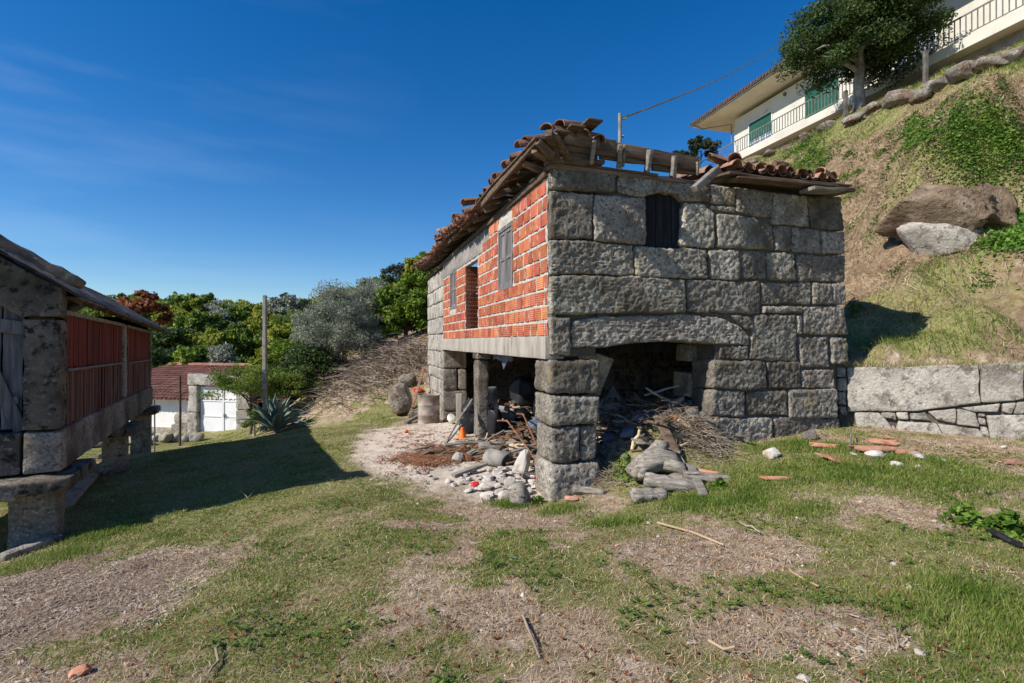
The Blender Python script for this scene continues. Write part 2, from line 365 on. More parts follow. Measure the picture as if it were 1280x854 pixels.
M['blue_sack'] = nmat('blue_sack', [(.05, .065, .10), (.11, .14, .20), (.20, .24, .32)], 4, 6, .6, 12, .9, .03)
M['ivory'] = nmat('ivory', [(.66, .62, .50), (.76, .72, .60), (.80, .77, .68)], 4, 3, .4, 10, .05, .003)
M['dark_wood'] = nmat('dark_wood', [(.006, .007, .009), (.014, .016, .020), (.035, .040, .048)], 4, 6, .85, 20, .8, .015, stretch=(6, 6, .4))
M['twig'] = nmat('twig', [(.16, .12, .09), (.30, .24, .18), (.44, .37, .29)], 2, 3, .9, 10, 0, 0, island=.4)
M['straw'] = nmat('straw', [(.26, .18, .11), (.42, .31, .19), (.52, .42, .28)], 1.2, 3, .9, 10, 0, 0, island=.4)
M['bracken'] = nmat('bracken', [(.15, .10, .06), (.33, .24, .15), (.50, .41, .28)], 1.2, 3, .9, 10, 0, 0, island=.4)
M['clover'] = leafmat('clover', (.06, .12, .02), (.11, .19, .03), (.20, .27, .06), nsc=3)
M['earth_rock'] = nmat('earth_rock', [(.12, .08, .05), (.25, .18, .12), (.38, .31, .235)], 3, 7, .95, 14, 1.0, .08, spots=[((.42, .39, .34), 4, .60, .72), ((.07, .05, .035), 8, .55, .66)])
M['chips'] = nmat('chips', [(.14, .10, .075), (.30, .235, .185), (.50, .43, .37)], 1.2, 3, .9, 10, 0, 0, island=.45)
M['rust_leaf'] = leafmat('rust_leaf', (.12, .035, .018), (.24, .085, .04), (.38, .16, .08))
M['grass'] = leafmat('grass', (.090, .155, .022), (.175, .26, .042), (.38, .37, .13), trans=.4, nsc=2.2)
M['grass_dry'] = leafmat('grass_dry', (.13, .12, .05), (.28, .22, .11), (.42, .34, .19), trans=.25, nsc=.9)
M['weed'] = leafmat('weed', (.07, .16, .02), (.13, .27, .035), (.24, .36, .06), nsc=3)
M['ivy'] = leafmat('ivy', (.05, .11, .015), (.11, .21, .025), (.24, .33, .06), nsc=2.5)
M['l_dark'] = leafmat('l_dark', (.026, .052, .015), (.060, .105, .027), (.13, .18, .055))
M['l_mid'] = leafmat('l_mid', (.065, .115, .018), (.15, .225, .032), (.28, .34, .07))
M['l_yel'] = leafmat('l_yel', (.12, .165, .018), (.27, .31, .034), (.46, .43, .08))
M['l_bright'] = leafmat('l_bright', (.06, .12, .012), (.13, .22, .02), (.26, .33, .04))
M['l_olive'] = leafmat('l_olive', (.14, .16, .11), (.28, .31, .23), (.44, .47, .38))
M['l_euc'] = leafmat('l_euc', (.02, .035, .02), (.05, .075, .04), (.09, .12, .07))
M['bark'] = nmat('bark', [(.06, .048, .038), (.14, .12, .10), (.25, .22, .19)], 3, 6, .95, 20, .9, .02, stretch=(2, 2, .6))
M['bark_light'] = nmat('bark_light', [(.12, .105, .09), (.24, .22, .195), (.38, .36, .33)], 4, 6, .95, 20, .8, .02)
M['agave'] = leafmat('agave', (.10, .16, .12), (.17, .24, .19), (.28, .35, .28), trans=.08, nsc=1.2)

# ---------------------------------------------------------------- frames
BD = R(17.35); BO = (0.5, 6.7)                    # stone house: x = along the front, y = along the brick side
GD = R(29.2); GO = (-5.47, 6.2)                   # granary
HD = R(-74.6); HO = (13.7, 34.0)                  # white house
def fr(O, a, u, v):
    c, s = math.cos(a), math.sin(a); return (O[0] + u * c - v * s, O[1] + u * s + v * c)
def inv(O, a, x, y):
    c, s = math.cos(a), math.sin(a); dx, dy = x - O[0], y - O[1]; return (dx * c + dy * s, -dx * s + dy * c)
def wall_pt(O, a, px, py, v=0):
    """where the line of sight through a point of the picture meets the wall plane y=v of a frame -> (u, z)"""
    k = (px - 640) / 640; c, s = math.cos(a), math.sin(a)
    # O + u(c,s) + v(-s,c) = d (k,1)
    ax = O[0] - v * s; ay = O[1] + v * c
    u = (k * ay - ax) / (c - k * s); d = ay + u * s
    return u, CZ + (427 - py) / 640 * d
def side_pt(O, a, px, py, u=0):
    k = (px - 640) / 640; c, s = math.cos(a), math.sin(a)
    ax = O[0] + u * c; ay = O[1] + u * s
    v = (ax - k * ay) / (s + k * c); d = ay + v * c
    return v, CZ + (427 - py) / 640 * d

# ---------------------------------------------------------------- terrain
def hillz(x, y): return 1.75 + .83 * (.964 * (x - 6.3) + .265 * (y - 7.8))
both = [(-5.6, 19, 1.0), (-3, 20, 1.9), (0, 24, 4.0), (-4, 17.6, .7), (-8.2, 17, -.9), (-10, 19, -1.4), (-11.5, 20, -1.55), (-15, 20, -1.7), (-7.2, 22, 1.0), (-4.5, 22, 2.2),
        (-10, 24, .0), (-6, 15.2, -.5), (-7.5, 12.5, -.45), (-7.3, 9.4, -.46), (-8.0, 10.3, -.55), (-9, 8, -.5), (-12, 12, -.9), (-14, 16, -1.5), (-25, 30, -3), (-24, 40, -3.5), (-12, 40, -.5), (-7.5, 40, 3), (0, 40, 8),
        (-12, 30, -.5), (-40, 60, -2), (0, 70, 12), (30, 70, 22), (60, 40, 24), (60, 0, 14), (-60, 20, -6), (-60, 100, 2), (0, 140, 14), (120, 120, 24), (-140, 60, -4), (-140, -60, -6), (0, -60, 0),
        (-60, -40, -4), (120, -60, 14), (0, -150, 0), (150, 0, 18), (-30, 0, -2), (-15, 0, -.9), (0, -12, .4), (-8, -8, -.1), (0, 260, 10), (-200, 200, 0), (200, 200, 20)]
low = [(0, 0, .50), (0, 2.5, .44), (-2.5, 2.5, .30), (2.5, 2.5, .52), (-4, 4.2, 0.0), (-5.3, 5.5, -.26), (-6.5, 4.5, -.35), (-2.3, 7.3, .06), (-.5, 5, .25), (.5, 6.4, .02), (1.2, 6.7, .12), (2.2, 7.0, .36),
       (3.4, 7.5, .58), (5.0, 7.8, .74), (7.2, 6.9, .62), (5, 5, .52), (8, 3, .62), (3, 5, .42), (-.8, 9, .04), (-.3, 10.2, .04), (-1.5, 12, .02), (-2.0, 14.4, -.12), (-4.5, 12.5, -.12), (-2.5, 10, .05), (-4, 9, -.05),
       (4, 10, .3), (3, 13, .3), (0, 12, .0), (1.5, 9, .15), (-1.3, 16, .1), (-3.2, 16.5, .2), (10, 0, .8)]
high = [(16, 16, 11.3), (14.6, 21.5, 11.9), (12.6, 28.8, 12.1), (11, 35, 12.6), (18.5, 8, 10.8), (20, 0, 10.5), (17, 24, 12.7), (15.6, 32, 12.8), (19, 16, 12.4), (25, 20, 12.9), (22, 32, 13.1), (30, 5, 13.2),
        (5.6, 8.7, 1.72), (7.4, 7.6, 1.80), (10, 6, 1.8), (6.6, 8.8, 2.1), (8.6, 10.2, 4.0), (7.6, 9.4, 2.75), (10, 9, 3.7), (12, 8, 5.2), (12, 12, 7.0), (10, 14, 5.9), (8, 12.5, 4.1), (13.5, 14, 9.0), (8, 18, 5.9), (6, 14, 2.9), (5, 18, 3.6), (12, 22, 9.9),
        (3, 20, 3.1), (-1, 18.6, 1.6), (5, 25, 6.2), (9, 28, 9.4), (5.2, 10, 1.85), (3.6, 15, 2.0), (-2, 17.5, .9)]
def rbf(pts, c=1.2):
    P = np.array(pts, float); n = len(P)
    D = np.sqrt(((P[:, None, :2] - P[None, :, :2]) ** 2).sum(-1) + c * c)
    A = np.zeros((n + 1, n + 1)); A[:n, :n] = D; A[:n, n] = 1; A[n, :n] = 1
    w = np.linalg.solve(A, np.concatenate([P[:, 2], [0]]))
    def f(x, y):
        x = np.asarray(x, float); y = np.asarray(y, float); sh = x.shape; x = x.ravel(); y = y.ravel(); out = np.empty(len(x))
        for i in range(0, len(x), 20000):
            s = slice(i, i + 20000)
            out[s] = np.sqrt((x[s, None] - P[:, 0]) ** 2 + (y[s, None] - P[:, 1]) ** 2 + c * c) @ w[:n] + w[n]
        return out.reshape(sh)
    return f
f_low = rbf(low + both); f_high = rbf(high + both)
B = lambda u, v: fr(BO, BD, u, v)
RW = [(5.30, 8.62), (7.35, 7.62), (10.4, 6.1), (16, 3.2), (60, -30)]      # line under the step of the retaining wall
HP = [(60, -30), (16, 3.2), (10.4, 6.1), (7.35, 7.62), (5.42, 8.58), B(4.78, .35), B(4.78, 11.1), B(-.3, 11.15), B(-3, 13), (-60, 90), (-60, 400), (400, 400), (400, -30)]
def sdpoly(x, y, poly):
    x = np.asarray(x, float); y = np.asarray(y, float)
    d = np.full(x.shape, 1e9); ins = np.zeros(x.shape, bool)
    n = len(poly)
    for i in range(n):
        x0, y0 = poly[i]; x1, y1 = poly[(i + 1) % n]
        ex, ey = x1 - x0, y1 - y0
        t = np.clip(((x - x0) * ex + (y - y0) * ey) / (ex * ex + ey * ey), 0, 1)
        d = np.minimum(d, np.hypot(x - x0 - t * ex, y - y0 - t * ey))
        c = ((y0 > y) != (y1 > y)) & (x < ex * (y - y0) / (ey if ey else 1e-9) + x0)
        ins ^= c
    return np.where(ins, d, -d)
MOUNDS = [(1.45, .25, .36, .55), (2.2, .30, .45, .55), (1.9, 1.5, .80, 1.0), (2.2, 5.5, .8, 1.6), (.25, 1.75, .10, .7), (1.2, 3.2, .25, .7)]
def ground(x, y, rough=True):
    x = np.asarray(x, float); y = np.asarray(y, float)
    s = sdpoly(x, y, HP)
    w = .10 + .35 * np.clip(-(x + 2.6) / 2, 0, 4)
    m = np.clip(s / w * .5 + .5, 0, 1); m = m * m * (3 - 2 * m)
    lo = f_low(x, y); hi = f_high(x, y)
    z = lo + (hi - lo) * m
    c_, s_ = math.cos(BD), math.sin(BD)
    u = (x - BO[0]) * c_ + (y - BO[1]) * s_; v = -(x - BO[0]) * s_ + (y - BO[1]) * c_
    for (mu, mv, am, ra) in MOUNDS:
        z = z + am * np.exp(-((u - mu) ** 2 + (v - mv) ** 2) / ra ** 2) * (1 - m)
    if rough:
        P = P3(x, y, 0)
        near = np.clip(1 - (np.hypot(x, y - 8) - 25) / 30, 0, 1)
        z = z + fbm(P, .9, 3, 4) * .05 * near + fbm(P, 4.0, 9, 3) * .016 * near + m * np.clip(x - 5, 0, 1) * near * ((fbm(P, 1.3, 41, 4) * .36 + fbm(P, 3.5, 43, 3) * .10))
        z = z + fbm(P, .05, 23, 3) * 1.5 * (1 - near)
        z = z + m * (1.7 * np.exp(-(((x - 10.1) ** 2 + (y - 12.0) ** 2) / 1.9) ** 2) + .9 * np.exp(-((x - 11.3) ** 2 + (y - 11.6) ** 2) / 1.0) - .35 * np.exp(-((x - 8.9) ** 2 + (y - 10.5) ** 2) / .5))
    return z
def gz(x, y): return float(ground(np.array([x]), np.array([y]))[0])
def GP(px, py):
    """point of the ground seen at a point of the picture"""
    k = (px - 640) / 640; t = (427 - py) / 640
    d = np.arange(2.0, 45, .03); g = ground(d * k, d)
    z = CZ + t * d; h = np.nonzero(z <= g)[0]
    i = h[0] if len(h) else len(d) - 1
    return float(d[i] * k), float(d[i]), float(g[i])
def cover(x, y):
    """ground cover: returns green, straw, pale, chips, brownsoil weights (0..1)"""
    P = P3(x, y, 0)
    a = fbm(P, .75, 31, 4); b = fbm(P, 2.6, 47, 3)
    s = sdpoly(x, y, HP)
    def ell(cx, cy, rx, ry, an=0, soft=.35):
        c, q = math.cos(an), math.sin(an); dx, dy = x - cx, y - cy
        r = np.hypot((dx * c + dy * q) / rx, (-dx * q + dy * c) / ry) + .22 * b + .12 * a
        return np.clip((1 + soft - r) / (2 * soft), 0, 1)
    c3 = fbm(P, 6.5, 53, 3)
    green = np.clip(.75 + 1.0 * a + .95 * b + .55 * c3, 0, 1)
    # rich grass band on the left, in the granary's shade
    green = np.maximum(green, ell(-3.6, 7.6, 2.7, 2.6)); green = np.maximum(green, ell(-6, 12, 2.6, 3.5) * .9)
    green = np.maximum(green, ell(-1.55, 4.4, .75, 1.6, -.5) * .85)
    green = np.maximum(green, ell(3.4, 6.3, 1.6, .7) * .85); green = np.maximum(green, ell(4.3, 4.1, .6, .7) * .9)
    bare = np.maximum.reduce([ell(.2, 5.5, .5, .28), ell(1.7, 4.3, .9, .5, .2), ell(-.95, 5.2, .42, .2, -.1) * .95, ell(-.15, 3.2, .3, .28), ell(1.6, 2.9, .7, .3), ell(3.1, 5.1, .8, .3), ell(-.2, 6.1, .8, .3), ell(3.9, 4.7, .5, .3), ell(5.9, 7.0, 2.0, .4) * .6])
    green = green * (1 - .85 * bare)
    chips = np.maximum(ell(-4.15, 3.9, 1.55, 1.2, -.35, .3), ell(-4.9, 2.6, 2.2, 1.2, 0, .3))
    pale = np.maximum.reduce([ell(-2.0, 10.3, 1.15, 2.9, .28), ell(-.9, 8.0, .85, .6), ell(-1.1, 12.5, 1.0, 2.3, .3)])
    pale = np.maximum(pale, ell(.15, 7.5, 1.2, .8, .3) * .75)
    u = (x - BO[0]) * math.cos(BD) + (y - BO[1]) * math.sin(BD); v = -(x - BO[0]) * math.sin(BD) + (y - BO[1]) * math.cos(BD)
    inside = (u > -.1) & (u < 5) & (v > .3) & (v < 11.3)
    green = green * (1 - chips) * (1 - pale)
    green = np.where(inside, 0, green)
    green = green * (1 - ell(1.0, 6.1, .5, .35) * .6)
    hill = np.clip(s / .4, 0, 1)
    hg = np.clip(.36 + 1.5 * fbm(P, .55, 71, 4), 0, 1)
    crest = np.clip(1 - np.abs(.964 * (x - 16) + .265 * (y - 16) + 1.0) / 2.6, 0, 1)
    foot = np.clip(1 - np.abs(.964 * (x - 6.3) + .265 * (y - 7.8) - .5) / 1.6, 0, 1)
    hg = np.clip(hg + .8 * crest + .45 * foot * (b > -.15), 0, 1)
    green = green * (1 - hill) + hg * hill * .8
    left = np.clip((y - 14.5) / 2, 0, 1) * (x < 2); green = green * (1 - .25 * left * (x > -8))
    return green, bare, pale * (1 - hill), chips * (1 - hill), hill
def axis_coords(lo, hi, step, far, g=1.22):
    a = list(np.arange(lo, hi + 1e-6, step)); s = step; x = a[-1]
    up = []
    while x < far: s = min(s * g, 60); x += s; up.append(x)
    s = step; x = lo; dn = []
    while x > -far: s = min(s * g, 60); x -= s; dn.append(x)
    return np.array(dn[::-1] + a + up)
gx = axis_coords(-9, 12, .09, 900, 1.09); gy = axis_coords(1.0, 19, .09, 900, 1.09)
X, Y = np.meshgrid(gx, gy, indexing='ij')
Z = ground(X, Y)
mb = MB()
i, j = np.meshgrid(np.arange(len(gx) - 1), np.arange(len(gy) - 1), indexing='ij'); n = len(gy)
a = i * n + j
mb.add(np.stack([X, Y, Z], -1), np.stack([a, a + n, a + n + 1, a + 1], -1).reshape(-1, 4))
me_g = mb.mesh('ground', None, True)
cg, cb, cp, cc, chl = cover(X.ravel(), Y.ravel())
for nm, arr in (('green', cg), ('bare', cb), ('pale', cp), ('chips', cc), ('hill', chl)):
    at = me_g.attributes.new(nm, 'FLOAT', 'POINT'); at.data.foreach_set('value', arr.astype(np.float32))
m, nt, N, L, b = mk('ground')
tcn = N.new('ShaderNodeTexCoord')
def NZ(sc, det=6, ro=.65):
    n_ = N.new('ShaderNodeTexNoise'); n_.inputs['Scale'].default_value = sc; n_.inputs['Detail'].default_value = det; n_.inputs['Roughness'].default_value = ro
    L.new(tcn.outputs['Object'], n_.inputs['Vector']); return n_.outputs[0]
def RAMP(src, *cs):
    rp = N.new('ShaderNodeValToRGB'); el = rp.color_ramp.elements
    while len(el) < len(cs): el.new(.5)
    for i_, (p_, c_) in enumerate(cs): el[i_].position = p_; el[i_].color = (*c_, 1)
    L.new(src, rp.inputs[0]); return rp.outputs[0]
def ATTR(nm, lo=.25, hi=.75, nsc=14, na=.5):
    a_ = N.new('ShaderNodeAttribute'); a_.attribute_name = nm
    ma = N.new('ShaderNodeMath'); ma.operation = 'MULTIPLY_ADD'; L.new(NZ(nsc, 5), ma.inputs[0]); ma.inputs[1].default_value = na * 2; L.new(a_.outputs['Fac'], ma.inputs[2])
    mr = N.new('ShaderNodeMapRange'); mr.inputs[1].default_value = lo + na; mr.inputs[2].default_value = hi + na; L.new(ma.outputs[0], mr.inputs[0]); return mr.outputs[0]
def MIX(f, a_, b_):
    mx = N.new('ShaderNodeMixRGB'); L.new(f, mx.inputs[0]); L.new(a_, mx.inputs[1]); L.new(b_, mx.inputs[2]); return mx.outputs[0]
soil = RAMP(NZ(9, 8), (.30, (.15, .10, .065)), (.46, (.32, .235, .165)), (.60, (.46, .37, .28)), (.72, (.60, .54, .47)))
gr = RAMP(NZ(16, 8, .75), (.30, (.10, .11, .034)), (.50, (.22, .21, .08)), (.70, (.38, .33, .19)))
pl = RAMP(NZ(5, 8), (.30, (.42, .34, .26)), (.5, (.58, .50, .41)), (.7, (.68, .62, .54)))
ch = RAMP(NZ(22, 8, .8), (.30, (.09, .065, .045)), (.5, (.22, .165, .125)), (.72, (.40, .33, .27)))
hl = RAMP(NZ(7, 8, .7), (.30, (.11, .075, .045)), (.5, (.24, .17, .105)), (.70, (.40, .31, .21)))
base = MIX(ATTR('hill', .3, .7, 6, .2), soil, hl)
base = MIX(ATTR('green', .30, .70, 10, .45), base, gr)
base = MIX(ATTR('pale', .3, .7, 6, .35), base, pl)
base = MIX(ATTR('chips', .3, .7, 9, .3), base, ch)
L.new(base, b.inputs['Base Color']); b.inputs['Roughness'].default_value = 1; b.inputs['Specular IOR Level'].default_value = .1
bp = N.new('ShaderNodeBump'); bp.inputs['Strength'].default_value = .8; bp.inputs['Distance'].default_value = .03; L.new(NZ(30, 8, .75), bp.inputs['Height']); L.new(bp.outputs[0], b.inputs['Normal'])
me_g.materials.append(m)

def ground(x, y, rough=True):
    x = np.asarray(x, float); y = np.asarray(y, float)
    i = np.clip(np.searchsorted(gx, x) - 1, 0, len(gx) - 2); j = np.clip(np.searchsorted(gy, y) - 1, 0, len(gy) - 2)
    a = (x - gx[i]) / (gx[i + 1] - gx[i]); b_ = (y - gy[j]) / (gy[j + 1] - gy[j])
    return (Z[i, j] * (1 - a) + Z[i + 1, j] * a) * (1 - b_) + (Z[i, j + 1] * (1 - a) + Z[i + 1, j + 1] * a) * b_
go = bpy.data.objects.new('ground', me_g); C.objects.link(go); go['kind'] = 'structure'
# ================================================================ the stone and brick house
H = thing('stone_house', 'half ruined house of rough granite blocks and orange hollow brick beside the yard', 'house', (BO[0], BO[1], 0), BD)
def RC(X, Y): return wall_pt(BO, BD, 660 + X / 3.0476, 180 + Y / 3.0476)
def stone(name, top, bot, v0=0, v1=.5, par=None, m='granite', seed=0, **k):
    mbb = MB(); block(mbb, top, bot, v0, v1, seed=seed, **k)
    return mbb.build(name, M[m], par or H, True)
FS = [  # front wall stones: top edge points, bottom edge points, in a working picture of the wall
 ([(85,92),(335,105)], [(88,170),(337,187)], .11), ([(340,110),(520,124),(695,150)], [(345,188),(446,204),(470,190),(515,182),(560,190),(592,216),(695,222)], 0),
 ([(697,150),(795,165)], [(697,226),(792,236)], 0), ([(797,165),(932,187)], [(795,262),(932,282)], 0), ([(697,230),(792,240)], [(703,250),(792,262)], 0),
 ([(934,188),(1062,194)], [(932,305),(1074,317)], 0), ([(1065,200),(1195,196)], [(1078,320),(1207,330)], 0),
 ([(85,174),(252,190)], [(85,362),(248,362)], .11), ([(255,192),(450,205)], [(252,370),(450,382)], 0),
 ([(597,222),(665,222),(716,262)], [(586,391),(716,400)], 0), ([(722,265),(890,280),(938,318)], [(722,394),(938,405)], 0),
 ([(942,308),(1004,315)], [(942,405),(1004,411)], 0), ([(1008,315),(1116,328)], [(1010,412),(1120,416)], 0), ([(1120,330),(1207,335)], [(1122,417),(1213,420)], 0),
 ([(85,366),(205,372),(402,386)], [(85,498),(406,500)], .11), ([(408,388),(686,402)], [(410,500),(560,513),(686,513)], 0),
 ([(693,402),(807,401)], [(696,515),(811,516)], 0), ([(810,402),(912,410)], [(815,516),(914,517)], 0), ([(915,411),(1014,415)], [(917,518),(1026,520)], 0),
 ([(1025,421),(1212,425)], [(1029,522),(1212,528)], 0),
 ([(85,502),(420,504),(600,518)], [(85,651),(602,641)], .11), ([(605,517),(890,522)], [(605,641),(888,648)], 0),
 ([(893,525),(1083,525)], [(894,612),(1083,612)], 0), ([(1086,528),(1160,532)], [(1088,612),(1162,611)], 0), ([(1163,530),(1213,531)], [(1164,611),(1216,611)], 0),
 ([(893,616),(1045,618)], [(893,645),(1045,646)], 0),
 ([(85,655),(165,658)], [(85,806),(165,806)], .11),
 ([(170,676),(300,656),(640,648),(740,664),(815,700),(845,738)], [(170,779),(300,772),(400,756),(560,750),(720,762),(845,768)], 0),
 ([(770,654),(862,654)], [(830,706),(864,706)], 0),
 ([(866,650),(1022,652)], [(846,826),(1030,830)], 0), ([(1025,652),(1047,652)], [(1024,728),(1048,728)], 0), ([(1050,617),(1206,616)], [(1050,727),(1222,727)], 0),
 ([(1032,735),(1142,732)], [(1045,852),(1152,852)], 0), ([(1156,735),(1216,742)], [(1158,838),(1222,838)], 0),
 ([(732,770),(843,770)], [(730,821),(843,822)], 0), ([(704,825),(908,829)], [(704,935),(912,936)], 0), ([(912,831),(1042,829)], [(914,936),(1044,936)], 0), ([(1047,856),(1172,858)], [(1047,932),(1174,932)], 0),
 ([(702,939),(828,941)], [(702,1040),(828,1041)], 0), ([(832,942),(990,942)], [(833,1033),(991,1034)], 0), ([(995,936),(1178,934)], [(995,1046),(1182,1042)], 0),
 ([(715,1044),(936,1042)], [(715,1150),(940,1150)], 0), ([(940,1038),(1190,1046)], [(945,1150),(1190,1150)], 0),
]
for k, (t, b, cv) in enumerate(FS):
    stone('stone', [RC(*p) for p in t], [RC(*p) for p in b], 0 + .006 * ((k * 7) % 5 - 2), cv if cv else .48, seed=k, r=.034, res=.019, amp=.026, nsc=13, gap=.003)
# jamb stones seen inside the right side of the arch, and the near pier
for k, (z0, z1, v0, v1) in enumerate([(1.78, 2.08, .1, .3), (1.22, 1.62, .49, .92), (.62, 1.2, .49, .88), (.1, .6, .49, .9)]):
    stone('stone', [(2.50, z1), (3.05, z1)], [(2.48, z0), (3.05, z0)], v0 if k else .49, v1 if k else .85, seed=60 + k, res=.06)
PX = RC(100, 900)[0]
for k, (z0, z1, ue, ve) in enumerate([(1.40, 1.865, .745, .60), (.985, 1.39, .735, .60), (.50, .975, .70, .585), (-.05, .49, .715, .60), (-.45, -.06, .74, .62)]):
    if k == 2:
        stone('stone', [(-.01, z1), (.44, z1)], [(.0, z0), (.42, z0)], -.01, ve, seed=70, r=.05, res=.022, amp=.028, nsc=12)
        stone('stone', [(.45, z1 - .02), (ue, z1)], [(.43, z0), (ue - .02, z0)], .01, ve, seed=71, r=.05, res=.022, amp=.028, nsc=12)
    else:
        stone('stone', [(-.02, z1), (ue, z1)], [(-.02, z0), (ue, z0)], -.015 - .01 * (k % 2), ve, seed=72 + k, r=.055, res=.022, amp=.028, nsc=12)
# core of the walls behind the stone faces
mbb = MB()
box(mbb, .17, .70, .09, .44, 1.9, 4.33); box(mbb, .70, 1.40, .06, .44, 2.16, 4.33); box(mbb, 1.40, 2.06, .06, .44, 2.16, 3.40); box(mbb, 1.40, 2.06, .20, .44, 4.26, 4.33)
box(mbb, 2.06, 2.62, .06, .44, 2.16, 4.33); box(mbb, 2.62, 4.95, .05, .44, -.3, 4.33)
mbb.build('wall_core', M['joint'], H)
# small dark window in the front
w0 = RC(450, 385); w1 = RC(590, 385)
mbb = MB(); box(mbb, 1.36, 2.06, .13, .16, 3.35, 4.30); win = mbb.build('window', M['dark_wood'], H)
for k in range(5):
    mbb = MB(); rbox(mbb, 1.40 + .13 * k + .06, .115 + .006 * (k % 2), 3.83, .125, .03, .90, .006, .2, .004, 6, k); mbb.build('board', M['dark_wood'], win)
# ---------------------------------------------------------------- brick side: openings in (v, z)
VB0, VB1, ZB = .115, 8.27, 2.175
OP = [(1.66, 2.50, 2.99, 4.05), (4.06, 5.28, 2.38, 3.82), (6.36, 7.16, 2.94, 3.96)]
def in_op(v0, v1, z0, z1):
    for o in OP:
        if v1 > o[0] + .01 and v0 < o[1] - .01 and z1 > o[2] + .03 and z0 < o[3] - .03: return o
    return None
mbb = MB()   # mortar bed, in pieces round the openings
xs = [VB0]
for o in OP: xs += [o[0], o[1]]
xs.append(VB1)
def slab_uv(mb, v0, v1, z0, z1, ua=.010, ub=.13):
    nv = max(2, int((v1 - v0) / .05)); nz = max(2, int((z1 - z0) / .05))
    V, Zz = np.meshgrid(np.linspace(v0, v1, nv), np.linspace(z0, z1, nz), indexing='ij')
    P = P3(V, Zz, 0); U = ua + .010 * noise(P, 14, 3) + .006 * noise(P, 37, 4)
    i, j = np.meshgrid(np.arange(nv - 1), np.arange(nz - 1), indexing='ij'); a = i * nz + j
    mb.add(np.stack([U, V, Zz], -1), np.stack([a, a + 1, a + nz + 1, a + nz], -1).reshape(-1, 4))
    box(mb, ua + .016, ub, v0, v1, z0, z1)
ZT = 4.29
slab_uv(mbb, xs[0], xs[1], ZB, ZT)
for k, o in enumerate(OP):
    slab_uv(mbb, o[0], o[1], ZB, o[2]); slab_uv(mbb, o[0], o[1], o[3], ZT)
    slab_uv(mbb, o[1], xs[2 * k + 3], ZB, ZT)
mbb.build('mortar_bed', M['mortar'], H)
# bricks, each its own part
bricks = {}
def brick_mesh(L, h):
    key = (round(L, 2), round(h, 3))
    if key not in bricks:
        q = MB(); rbox(q, 0, 0, 0, .10, key[0], key[1], .007, .6); bricks[key] = q.mesh('brick', M['brick'])
    return bricks[key]
nb = 0
for row in range(10):
    z0 = ZB + .2115 * row + .006; h = .174
    v = VB0 - rnd.choice([0, .09, .17, .22]) ; first = True
    while v < VB1 - .05:
        Lb = rnd.choice([.27, .27, .27, .27, .25, .20, .15]) if row not in (0, 1) else rnd.choice([.25, .26, .2, .17])
        a = max(v, VB0 + .01); b = min(v + Lb, VB1 - .01); v += Lb + .037
        o = in_op(a, b, z0, z0 + h)
        if o:
            if a < o[0] - .06: b = o[0] - .01
            elif b > o[1] + .06: a = o[1] + .01
            else: continue
        if b - a < .06: continue
        if row == 9 and rnd.random() < .0: continue
        # grey render and lintels instead of brick under the eaves at the far part
        if row >= 8 and a > 3.1 + .3 * (row == 8): continue
        if row == 9 and False: continue
        if any(o[0] - .12 < a and b < o[1] + .12 and o[3] - .02 < z0 + h / 2 < o[3] + .18 for o in OP[:1]): continue
        ob = bpy.data.objects.new('brick', brick_mesh(b - a, h)); C.objects.link(ob); ob.parent = H
        ob.location = (.050 - .004 * rnd.random(), (a + b) / 2, z0 + h / 2 + rnd.uniform(-.005, .005)); nb += 1
        ob.rotation_euler = (rnd.uniform(-.015, .015), 0, rnd.uniform(-.015, .015))
# lintel band and render under the far eaves
mbb = MB()
rbox(mbb, .06, 5.70, 4.08, .125, 5.1, .40, .012, (.5, .08, .08), .018, 5, 3); mbb.build('render_band', M['plaster_old'], H, True)
mbb = MB(); rbox(mbb, .055, 2.06, 4.115, .112, 1.02, .11, .008, .1, .004, 5, 5); mbb.build('lintel', M['mortar'], H)
# concrete ring beam, cast in two lengths
for (a, b, s) in ((.10, 4.30, 1), (4.315, 8.42, 2)):
    mbb = MB(); rbox(mbb, .10, (a + b) / 2, 2.018, .27, b - a, .305, .010, (.2, .08, .08), .010, 4, s); mbb.build('concrete_beam', M['concrete'], H, True)
# upper windows with grey board shutters
def shutter(o, seed):
    v0, v1, z0, z1 = o
    m_ = MB(); t = .055
    for (a, b, c, d) in ((v0, v0 + t, z0, z1), (v1 - t, v1, z0, z1), (v0 + t, v1 - t, z0, z0 + t), (v0 + t, v1 - t, z1 - t, z1)):
        box(m_, -.004, .07, a, b, c, d)
    w = m_.build('window', M['wood_v'], H)
    for k, (a, b) in enumerate(((v0 + t, (v0 + v1) / 2 - .004), ((v0 + v1) / 2 + .004, v1 - t))):
        q = MB(); e = .055
        zz = [z0 + t + .004, (z0 + z1) / 2, z1 - t - .004]
        for (c, d, f, g) in ((a, a + e, zz[0], zz[2]), (b - e, b, zz[0], zz[2]), (a + e, b - e, zz[0], zz[0] + e), (a + e, b - e, zz[1] - e / 2, zz[1] + e / 2), (a + e, b - e, zz[2] - e, zz[2])):
            box(q, .012, .042, c, d, f, g)
        q.build('shutter_frame', M['wood_v'], w)
        q = MB()
        n_ = 3
        for i_ in range(n_):
            a2 = a + e + (b - a - 2 * e) * i_ / n_; b2 = a + e + (b - a - 2 * e) * (i_ + 1) / n_ - .004
            box(q, .026 + .003 * (i_ % 2), .04, a2, b2, zz[0] + e, zz[2] - e)
        q.build('board', M['wood_v'], w)
shutter(OP[0], 1); shutter(OP[2], 2)
